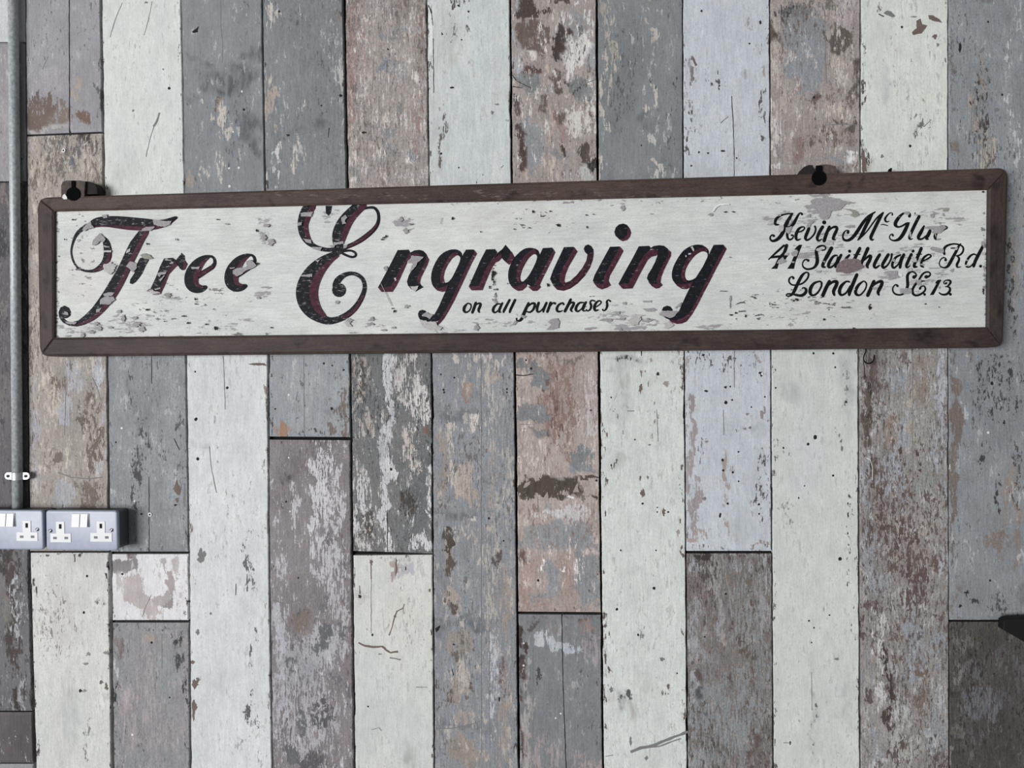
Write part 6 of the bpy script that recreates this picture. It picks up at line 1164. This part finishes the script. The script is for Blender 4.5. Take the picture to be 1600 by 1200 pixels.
SMALL = [
    ('o', [[(125, 118, 12), (98, 150, 26), (92, 185, 26), (110, 203, 18), (140, 190, 14), (160, 155, 12), (155, 125, 14), (125, 116, 12)]]),
    ('o', [[(205, 112, 24), (190, 160, 26), (172, 205, 24)], [(185, 165, 12), (215, 125, 14), (245, 118, 20), (250, 135, 24), (232, 180, 24), (240, 203, 14)]]),
    ('o', [[(440, 122, 12), (410, 125, 16), (380, 155, 24), (372, 190, 24), (392, 205, 16), (425, 180, 12), (440, 145, 12)], [(460, 115, 20), (435, 170, 24), (430, 198, 20), (448, 200, 10)]]),
    ('o', [[(530, 85, 22), (480, 180, 24), (472, 203, 16)]]),
    ('o', [[(583, 85, 24), (540, 175, 24), (532, 203, 18)]]),
    ('o', [[(712, 115, 22), (670, 210, 30), (650, 260, 28), (625, 285, 20), (600, 280, 14), (598, 262, 16)], [(705, 150, 12), (740, 120, 18), (768, 118, 22), (772, 140, 24), (755, 180, 20), (725, 202, 16), (695, 195, 12)]]),
    ('o', [[(810, 112, 24), (795, 165, 24), (800, 198, 20), (830, 190, 14), (862, 150, 12)], [(885, 112, 22), (860, 170, 24), (855, 198, 18)]]),
    ('o', [[(925, 110, 24), (908, 160, 24), (893, 198, 24)], [(910, 160, 12), (945, 115, 14), (968, 118, 22)]]),
    ('o', [[(1050, 126, 20), (1040, 112, 14), (1005, 130, 20), (985, 165, 24), (992, 193, 20), (1020, 195, 14), (1040, 185, 8)]]),
    ('o', [[(1118, 80, 24), (1090, 140, 26), (1062, 193, 26)], [(1085, 150, 12), (1120, 112, 16), (1148, 112, 22), (1140, 140, 24), (1120, 178, 22), (1132, 196, 12)]]),
    ('o', [[(1245, 110, 12), (1205, 112, 18), (1175, 145, 24), (1168, 180, 24), (1190, 193, 16), (1225, 165, 12), (1242, 125, 12)], [(1265, 105, 20), (1242, 155, 24), (1237, 186, 18), (1265, 190, 8)]]),
    ('o', [[(1350, 95, 14), (1325, 88, 14), (1305, 105, 18), (1315, 140, 22), (1305, 175, 18), (1280, 190, 12), (1268, 178, 14)]]),
    ('o', [[(1355, 155, 12), (1395, 130, 12), (1412, 105, 14), (1390, 92, 14), (1360, 115, 22), (1345, 155, 26), (1355, 185, 22), (1385, 180, 10)]]),
    ('o', [[(1500, 97, 16), (1480, 85, 14), (1465, 100, 18), (1470, 135, 22), (1458, 172, 18), (1435, 188, 12), (1425, 175, 14)]]),
    ('K', [[(290, 345, 25), (230, 345, 46), (212, 300, 52), (242, 225, 55), (310, 168, 40), (420, 130, 30), (580, 110, 22)], [(570, 118, 40), (500, 235, 65), (430, 370, 75), (390, 480, 70), (325, 590, 70), (245, 662, 60), (160, 688, 45), (115, 650, 35), (115, 600, 30), (150, 562, 30), (188, 580, 52)], [(775, 130, 48), (745, 100, 25), (700, 140, 40), (640, 250, 55), (590, 340, 60), (520, 392, 40), (440, 400, 30)], [(470, 400, 30), (482, 470, 50), (465, 560, 50), (482, 635, 45), (530, 660, 35), (585, 620, 30), (590, 568, 25), (555, 568, 38)]]),
    ('K', [[(700, 505, 28), (790, 470, 30), (830, 415, 28), (790, 392, 28), (710, 432, 50), (658, 530, 62), (648, 610, 58), (675, 668, 42), (745, 645, 22)]]),
    ('K', [[(920, 425, 60), (872, 540, 64), (845, 620, 58), (872, 668, 42), (940, 640, 35), (1030, 540, 35), (1060, 440, 35), (1042, 382, 38)]]),
    ('K', [[(1205, 392, 62), (1140, 500, 64), (1092, 620, 58), (1115, 678, 40), (1190, 650, 20)], [(1238, 300, 78)]]),
    ('K', [[(1345, 392, 58), (1290, 520, 64), (1235, 685, 66)], [(1310, 500, 28), (1400, 412, 38), (1480, 395, 54), (1502, 440, 58), (1450, 560, 60), (1422, 645, 52), (1472, 658, 24)]]),
    ('M', [[(265, 678, 84), (285, 632, 36), (220, 622, 30), (150, 690, 45), (122, 790, 45), (152, 876, 58), (230, 903, 65), (330, 870, 80), (430, 780, 85), (530, 640, 90), (640, 470, 85), (750, 320, 75), (860, 210, 60), (1020, 112, 36)], [(940, 172, 56), (860, 310, 88), (760, 500, 90), (660, 710, 84), (590, 830, 66), (535, 893, 30)], [(560, 870, 36), (680, 770, 34), (820, 610, 38), (950, 430, 40), (1080, 260, 40), (1240, 132, 44)], [(1240, 132, 50), (1160, 260, 84), (1060, 460, 85), (960, 670, 85), (900, 815, 82), (930, 888, 52), (982, 868, 24)]]),
    ('M', [[(1495, 190, 48), (1500, 150, 28), (1440, 136, 28), (1350, 210, 45), (1297, 300, 58), (1312, 368, 50), (1370, 384, 32), (1410, 360, 18)], [(1180, 470, 16), (1240, 456, 28), (1370, 490, 22)]]),
    ('G', [[(575, 205, 74), (600, 160, 32), (560, 112, 28), (480, 115, 40), (400, 150, 50), (300, 250, 75), (232, 360, 84), (228, 430, 78), (290, 474, 44), (390, 450, 40), (500, 385, 44), (585, 366, 18)], [(540, 390, 76), (480, 530, 85), (400, 680, 85), (310, 780, 72), (200, 815, 44), (110, 790, 30), (76, 730, 28), (100, 672, 26), (148, 652, 28), (160, 685, 58)], [(715, 130, 34)]]),
    ('G', [[(820, 208, 72), (720, 400, 75), (640, 570, 75), (590, 690, 64), (575, 755, 58), (605, 782, 36), (655, 765, 20)]]),
    ('G', [[(940, 455, 48), (865, 600, 82), (802, 715, 78), (815, 775, 56), (900, 768, 42), (1000, 690, 38), (1062, 630, 36)], [(1090, 570, 76), (1042, 680, 82), (995, 768, 60), (1052, 778, 28)]]),
    ('G', [[(1240, 630, 22), (1430, 552, 28), (1528, 492, 30), (1450, 446, 24), (1330, 480, 56), (1245, 620, 72), (1215, 720, 72), (1245, 782, 46), (1340, 772, 20)]]),
    ('4', [[(400, 112, 40), (260, 240, 42), (80, 403, 24)], [(120, 368, 30), (250, 348, 46), (460, 335, 40)], [(455, 112, 66), (405, 260, 58), (335, 345, 58), (275, 450, 58), (245, 520, 64)]]),
    ('4', []),
    ('4', [[(1190, 215, 28), (1255, 200, 28), (1265, 142, 28), (1200, 116, 34), (1110, 150, 45), (1072, 240, 60), (1090, 360, 64), (1090, 470, 68), (1040, 560, 50), (960, 600, 40), (870, 605, 38), (800, 560, 32), (786, 490, 24), (820, 422, 28), (870, 408, 32), (905, 428, 54)]]),
    ('4', [[(1390, 168, 72), (1300, 330, 74), (1235, 450, 62), (1205, 545, 60), (1260, 568, 26)]]),
    ('4', [[(1510, 322, 28), (1440, 332, 44), (1370, 420, 58), (1328, 510, 62), (1335, 568, 46), (1400, 558, 36), (1480, 470, 32), (1520, 352, 28)], [(1590, 312, 54), (1530, 430, 58), (1475, 555, 62)]]),
    ('t', [[(270, 238, 34), (215, 300, 40), (185, 400, 40)], [(275, 175, 46)]]),
    ('t', [[(435, 130, 48), (370, 260, 48), (330, 360, 44), (320, 430, 36)], [(340, 230, 16), (440, 225, 16)]]),
    ('t', [[(560, 132, 52), (490, 290, 46), (430, 432, 46)], [(490, 330, 18), (560, 262, 34), (604, 248, 44), (590, 310, 48), (548, 395, 48), (562, 434, 26)]]),
    ('t', [[(745, 228, 44), (690, 320, 48), (657, 400, 44), (682, 434, 34), (740, 398, 22)], [(880, 228, 46), (830, 310, 48), (788, 390, 44), (805, 434, 36), (870, 390, 26), (920, 300, 26), (934, 222, 34)]]),
    ('t', [[(1070, 232, 24), (1000, 270, 34), (952, 340, 38), (942, 408, 38), (972, 434, 32), (1040, 370, 22), (1080, 262, 20)], [(1122, 228, 44), (1080, 330, 46), (1062, 428, 42)]]),
    ('t', [[(1240, 224, 44), (1190, 330, 46), (1162, 400, 42), (1175, 432, 26), (1220, 400, 16)], [(1265, 172, 46)]]),
    ('t', [[(1395, 130, 46), (1340, 260, 46), (1292, 370, 44), (1285, 418, 40), (1330, 418, 20)], [(1320, 225, 16), (1400, 222, 16)]]),
    ('t', [[(1400, 340, 20), (1500, 290, 24), (1548, 252, 26), (1510, 226, 24), (1440, 270, 34), (1402, 340, 36), (1392, 400, 34), (1430, 424, 22)]]),
    ('R', [[(520, 320, 50), (502, 250, 56), (530, 170, 54), (600, 120, 45), (720, 90, 35), (830, 100, 35), (920, 140, 35), (950, 200, 38), (930, 280, 40), (870, 340, 36), (790, 360, 26)], [(890, 86, 26), (850, 130, 44), (790, 250, 60), (720, 380, 65), (650, 510, 68), (590, 600, 56), (510, 630, 34), (430, 600, 26), (402, 530, 24), (430, 450, 26), (490, 402, 26), (540, 412, 28), (545, 455, 64)], [(800, 360, 28), (850, 410, 44), (840, 480, 50), (802, 560, 54), (815, 618, 36), (890, 608, 18)], [(672, 185, 28), (800, 185, 28)]]),
    ('R', [[(1250, 350, 26), (1190, 320, 34), (1110, 360, 44), (1040, 450, 50), (1004, 550, 44), (1032, 612, 36), (1110, 600, 32), (1200, 500, 26)], [(1392, 145, 62), (1310, 300, 70), (1220, 480, 70), (1182, 598, 60)], [(1340, 595, 62)]]),
    ('L', [[(185, 185, 38), (168, 162, 20), (130, 185, 24), (120, 235, 24), (160, 280, 22), (230, 285, 22), (320, 260, 24), (390, 190, 26), (408, 120, 26), (370, 100, 22), (310, 150, 40), (250, 260, 45), (200, 370, 45), (160, 430, 30), (110, 450, 20), (80, 435, 18), (100, 415, 18), (160, 415, 18), (230, 435, 30), (310, 438, 40), (362, 400, 42), (372, 352, 36), (340, 326, 22), (315, 335, 20)]]),
    ('L', [[(570, 230, 22), (490, 260, 35), (440, 330, 48), (432, 400, 46), (465, 438, 30), (530, 410, 28), (590, 320, 26), (600, 252, 26), (570, 229, 22)]]),
    ('L', [[(715, 232, 46), (665, 330, 50), (618, 438, 50)], [(690, 300, 22), (760, 242, 36), (822, 238, 46), (815, 290, 48), (775, 380, 46), (788, 434, 30)]]),
    ('L', [[(1010, 240, 24), (960, 235, 26), (890, 300, 45), (862, 380, 46), (888, 433, 34), (960, 400, 26), (1020, 300, 22)], [(1118, 135, 46), (1060, 270, 50), (1012, 390, 48), (1006, 432, 36)]]),
    ('L', [[(1210, 230, 20), (1140, 290, 40), (1100, 370, 44), (1112, 423, 38), (1170, 430, 24), (1240, 350, 22), (1260, 270, 22), (1230, 232, 20), (1210, 230, 20)]]),
    ('L', [[(1370, 230, 44), (1330, 320, 48), (1278, 438, 50)], [(1350, 300, 22), (1430, 242, 36), (1488, 238, 44), (1475, 300, 46), (1430, 388, 44), (1442, 430, 28)]]),
    ('S', [[(640, 240, 74), (690, 200, 34), (650, 142, 32), (580, 130, 35), (512, 190, 54), (505, 300, 55), (510, 400, 58), (490, 480, 52), (440, 570, 40), (350, 610, 35), (250, 590, 34), (202, 530, 30), (205, 450, 28), (260, 397, 28), (300, 425, 48)]]),
    ('S', [[(890, 235, 68), (955, 222, 38), (982, 170, 32), (930, 132, 32), (840, 160, 38), (772, 250, 40), (750, 310, 38), (800, 325, 32), (860, 318, 20)], [(760, 330, 26), (700, 365, 44), (632, 450, 45), (608, 540, 50), (642, 608, 44), (720, 620, 38), (820, 570, 38), (878, 500, 36), (858, 432, 30), (800, 430, 28), (765, 480, 50)], [(862, 600, 52)]]),
    ('S', []),
    ('S', [[(1315, 365, 44), (1278, 382, 22), (1260, 345, 22), (1310, 306, 25), (1390, 312, 38), (1400, 360, 44), (1340, 430, 30), (1290, 440, 16)], [(1320, 435, 24), (1383, 460, 38), (1385, 530, 48), (1320, 595, 44), (1230, 603, 34), (1165, 565, 24)], [(1400, 598, 55)]]),
]
ONES = iter([[(710, 100), (780, 98), (740, 200), (690, 330), (640, 450), (610, 600), (465, 600), (540, 490), (590, 370), (650, 250), (685, 205), (640, 202), (612, 195)],
             [(1130, 300), (1215, 290), (1150, 420), (1080, 560), (1050, 612), (970, 612), (1050, 480), (1110, 375), (1078, 365)]])
for idx, (crop, strokes) in enumerate(SMALL):
    if strokes:
        it = [('s', crop, 't', [(x, y, w * 1.12) for x, y, w in s]) for s in strokes]
        if idx == 25:
            it += [('p', '4', 't', [(240, 490), (288, 490), (262, 600), (130, 600)]), ('p', '4', 't', [(330, 330), (480, 320), (430, 412), (365, 370)])]
        letter(*it)
    else:
        letter(('p', crop, 't', next(ONES)))

# hanging lugs on the top rail, their keyholes, the cup hook below
LUG = simple_mat('stained_lug_wood', (84, 74, 69), .7, 0, .25, 140, .1)
LUGD = simple_mat('dark_lug_and_shade', (44, 38, 39), .7, 0, .15, 120, .1)  # dark second lug; the same tone paints the shade on the first
HOLE = simple_mat('keyhole_dark', (9, 10, 12), .9, spec=.05)
YL = YF - .0016


def keyhole(cx, cy, r, top, wneck):
    pts = []
    a0 = math.asin(wneck / r)
    for k in range(25):
        a = a0 + (2 * math.pi - 2 * a0) * k / 24
        pts.append((cx + r * math.sin(a), cy - r * math.cos(a)))
    return pts + [(cx - wneck, top), (cx + wneck, top)]


g = Geo()
g.flat([(96, 312), (95.5, 290), (98, 284), (104, 282), (125, 282), (133, 283.5), (131, 312)], YF + .001, 0, thick=.030)
lug = g.build('hanging_lug', [LUG], sign)
g = Geo(); g.flat([(130.5, 283), (141, 284), (148, 288), (151, 294), (152, 303), (130.5, 304)], YF + .006, 0, thick=.026)  # shade on the lug's right part, built in as a dark piece
reparent(g.build('lug_plate_and_shade', [LUGD]), lug)
g = Geo(); g.flat(keyhole(114, 303, 10.6, 282.4, 2.6), YL, 0, thick=.003)
reparent(g.build('keyhole', [HOLE]), lug)
g = Geo(); g.flat([(98, 305), (101, 303), (104, 307), (105, 311), (100, 311.5), (97, 309)], YL, 0, thick=.002)
reparent(g.build('nail_head', [WHITECHIP]), lug)
g = Geo(); g.flat([(1247.5, 281), (1250, 270), (1256, 261), (1264, 257.5), (1270, 258), (1273, 266), (1272, 283)], YF + .004, 0, thick=.028)
lug = g.build('hanging_lug', [LUGD], sign)
g = Geo(); g.flat([(1275, 262), (1281, 257.5), (1290, 256.5), (1298, 257.5), (1306, 260), (1309, 272), (1309, 282), (1274, 284)], YF + .003, 0, thick=.028)
reparent(g.build('lug_plate_and_shade', [LUG]), lug)
g = Geo(); g.flat(keyhole(1280, 278, 11.6, 258.5, 4.6), YL, 0, thick=.003)
reparent(g.build('keyhole', [HOLE]), lug)
g = Geo(); g.flat([(1388.5, 270), (1391.6, 262.5), (1394, 263), (1392.5, 271)], YF + .012, 0, thick=.01)
g.build('nail', [HOLE], sign)
HX = lambda x, y: tuple(P(1300 + x / 10, 490 + y / 10, -.016))
g = Geo()
g.tube([HX(528, 520), HX(528, 560), HX(526, 600), HX(505, 640), HX(490, 680), HX(493, 725), HX(520, 763), HX(560, 778), HX(605, 772), HX(640, 745), HX(658, 705), HX(662, 645)], .0013, 8)
g.build('cup_hook', [simple_mat('black_iron_hook', (20, 20, 22), .4, .6)], sign, True)

# ------------------------------------------------------------------ conduit and its saddle
GALV, tg = new_mat('galvanised_steel')
gn = tg.noise(tg.coords(scale=(180, 180, 120)), 4, .7)
gc = tg.mix(tg.ramp(gn, .3, .7), lin((140, 152, 157)), lin((184, 195, 199)))
tg.out(gc, tg.ramp(gn, .3, .7, .38, .55), gn, .12, .0006, .1, .6)
CH_T, CH_B = P(18.8, -215, -.0125), P(27.6, 799, -.0125)
conduit = empty('conduit', tuple(CH_B))
tag(conduit, 'galvanised steel conduit pipe running down to the sockets', 'pipe')
g = Geo(); g.tube([CH_T, lerp(CH_T, CH_B, .5), CH_B], .0098, 24)
g.build('pipe', [GALV], conduit, True)
STEEL = simple_mat('bright_zinc', (196, 200, 204), .35, .4)
SCREW = simple_mat('dark_screw', (58, 60, 62), .4, .6)
SLOT = simple_mat('screw_slot', (16, 16, 17), .8)
cx, _, cz = lerp(P(20.7, 0, -.0125), P(27.5, 780, -.0125), 743.5 / 780)
g = Geo()
seg, rr0 = 14, .0108
ring_v, ring_f = [], []
for zz in (-.0072, .0072):
    for ro in (rr0, .0095):
        for k in range(seg + 1):
            a = math.pi + math.pi * k / seg
            ring_v.append((cx + ro * math.cos(a), -.0125 + ro * math.sin(a), cz + zz))
S1 = seg + 1
for k in range(seg):
    ring_f += [(k, k + 1, 2 * S1 + k + 1, 2 * S1 + k), (k, S1 + k, S1 + k + 1, k + 1), (2 * S1 + k, 2 * S1 + k + 1, 3 * S1 + k + 1, 3 * S1 + k)]
g.add(ring_v, ring_f)
for s in (-1, 1):
    x0 = cx + s * .0092 - .001
    pts = [(x0, cz - .0075)] + [(x0 + s * (.0105 + .0075 * math.cos(t)), cz + .0075 * math.sin(t)) for t in [(-math.pi / 2 + math.pi * k / 10) for k in range(11)]] + [(x0, cz + .0075)]
    if s < 0: pts = pts[::-1]
    prism(g, pts, -.0125, -.0105, 0, .0005)
    # side legs of the strap and the spacer behind each lug
    g.box((min(x0, x0 + s * .0016), -.0135, cz - .0072), (max(x0, x0 + s * .0016), -.0105, cz + .0072))
    g.box((x0 + (s - 1) * .006, -.0108, cz - .005), (x0 + (s + 1) * .006, .0006, cz + .005))
clamp = g.build('saddle_clamp', [STEEL], conduit)
for s in (-1, 1):
    g = Geo(); xx = cx + s * .0195 - .001
    g.disc((xx, -.0138, cz), .0033, .0015, 14, 0, .0008)
    g.box((xx - .0025, -.0149, cz - .0005), (xx + .0025, -.0138, cz + .0005), 1)
    reparent(g.build('screw', [SCREW, SLOT]), clamp)

# ------------------------------------------------------------------ double sockets
PLATE = simple_mat('grey_enamelled_steel', (150, 161, 184), .4, .0, .05, 90, .5)
BOX = simple_mat('grey_back_box', (78, 82, 88), .5, .1)
WPL = simple_mat('white_plastic', (204, 207, 210), .4, 0, .02, 60, .5)
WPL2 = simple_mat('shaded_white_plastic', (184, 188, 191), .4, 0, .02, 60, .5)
PIN = simple_mat('pin_slot_dark', (26, 26, 28), .9)
PING = simple_mat('pin_shutter_grey', (120, 120, 122), .7)
YSF = -.042
A0 = P(72, 859.5, YSF); A1 = P(183.2, 798, YSF)
sx0, sz0, sx1, sz1 = A0[0], A0[2], A1[0], A1[2]
Q = lambda px, py: (float(P(px, py, YSF)[0]), float(P(px, py, YSF)[2]))
sock = empty('double_socket', ((sx0 + sx1) / 2, 0.0, (sz0 + sz1) / 2))
tag(sock, 'grey metal double power socket with no pipe above it, beside the one fed by conduit', 'socket')
g = Geo(); prism(g, rounded_rect(sx0 + .002, sz0 + .002, sx1 - .002, sz1 - .002, .006), -.036, .0008, 0)
g.build('back_box', [BOX], sock)
g = Geo(); prism(g, rounded_rect(sx0, sz0, sx1, sz1, .0065, 7), YSF, -.0355, 0, .003)
plate = g.build('face_plate', [PLATE], sock, True)
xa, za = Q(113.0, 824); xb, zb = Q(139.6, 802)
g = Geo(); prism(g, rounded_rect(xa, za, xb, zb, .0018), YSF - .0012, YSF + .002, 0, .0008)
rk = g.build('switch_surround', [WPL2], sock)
xm = (xa + xb) / 2
for k in range(2):
    x0, x1 = (xa + .0014, xm - .0009) if k == 0 else (xm + .0009, xb - .0022)
    z0, z1 = za + .0014, zb - .0014
    g = Geo()
    yb_, yt_ = YSF - .0052, YSF - .0022
    g.add([(x0, yb_, z0), (x1, yb_, z0), (x1, yt_, z1), (x0, yt_, z1), (x0, YSF - .0005, z0), (x1, YSF - .0005, z0), (x1, YSF - .0005, z1), (x0, YSF - .0005, z1)],
          [(0, 1, 2, 3), (0, 4, 5, 1), (1, 5, 6, 2), (2, 6, 7, 3), (3, 7, 4, 0)])
    reparent(g.build('rocker_switch', [WPL]), rk)
for (ex, ey, bx0, bx1, by0, by1, lx, nx, ly) in ((94.6, 822.4, 79.2, 111, 833.6, 847, 86.4, 104, 840.5), (158.0, 821.8, 141.8, 175, 832.6, 846, 150, 167.3, 839.6)):
    g = Geo()
    (b0x, b0z), (b1x, b1z) = Q(bx0, by1), Q(bx1, by0)
    s0x, s1x = Q(ex - 6.6, ey)[0], Q(ex + 6.3, ey)[0]
    tz = Q(ex, ey - 7.4)[1]
    r = .001
    outline = [(b0x, b0z), (b1x, b0z), (b1x, b1z), (s1x, b1z), (s1x, tz), (s0x, tz), (s0x, b1z), (b0x, b1z)]
    prism(g, outline, YSF - .0009, YSF + .001, 0, 0)
    ins = g.build('socket_insert', [WPL], sock)
    g = Geo()
    for (px, py, w, h, mi) in ((ex, ey, 2.0, 3.6, 0), (lx, ly, 2.8, 1.9, 1), (nx, ly, 2.8, 1.9, 1)):
        (p0x, p0z), (p1x, p1z) = Q(px - w, py + h), Q(px + w, py - h)
        prism(g, [(p0x, p0z), (p1x, p0z), (p1x, p1z), (p0x, p1z)], YSF - .0011, YSF, mi)
    reparent(g.build('pin_holes', [PIN, PING]), ins)
for px, py in ((79, 829.2), (174.5, 828.2)):
    x, z = Q(px, py)
    g = Geo(); g.disc((x, YSF - .0012, z), .0036, .0015, 16, 0, .0007)
    g.add([(x - .0024, YSF - .0021, z - .0018), (x - .0018, YSF - .0021, z - .0024), (x + .0024, YSF - .0021, z + .0018), (x + .0018, YSF - .0021, z + .0024)], [(0, 1, 2, 3)], 1)
    g.build('screw', [SCREW, STEEL], sock)


def copy_tree(o, parent=None):
    c = o.copy(); COL.objects.link(c)
    inv = o.matrix_parent_inverse.copy()
    if parent is not None:
        c.parent = parent
        c.matrix_parent_inverse = inv
    for ch in list(o.children):
        copy_tree(ch, c)
    return c


s2 = copy_tree(sock)
s2.location.x += float(P(67, 830, YSF)[0] - P(183.2, 830, YSF)[0])
s2['label'] = 'grey metal double power socket with the conduit pipe entering its top'
for o_ in (sock, s2): o_['group'] = 'metal double sockets on the plank wall'

# ------------------------------------------------------------------ small screws in the boards, black object at the wall
for x, y in ((99, 235), (234, 804)):
    c = P(x, y, -.0016)
    g = Geo(); g.disc(tuple(c), .0042, .003, 16, 0, .0003); g.disc((c[0], c[1] - .0004, c[2]), .0019, .001, 10, 1, .0001)
    g.build('screw', [WHITECHIP, SLOT], wall)
BLK = simple_mat('matte_black', (10, 11, 12), .7)
arm = empty('wall_bracket', tuple(P(1610, 985, 0)))
tag(arm, 'matte black bracket sticking out from the wall beside the dark brown board', 'bracket')
g = Geo()
prism(g, [(p[0], p[1]) for p in [tuple(P(x, y, -.03)[[0, 2]]) for x, y in ((1567.5, 984), (1590, 997), (1615, 1012), (1700, 1050), (1700, 964), (1600, 966.5), (1574, 967.5), (1568.5, 970.5))]], -.03, -.012, 0, .002)
g.build('arm', [BLK], arm)
g = Geo()
a_, b_ = P(1625, 1035, -.012), P(1690, 950, -.012)
prism(g, rounded_rect(a_[0], a_[2], b_[0], b_[2], .006), -.0125, .001, 0, .001)
g.build('mounting_plate', [BLK], arm)
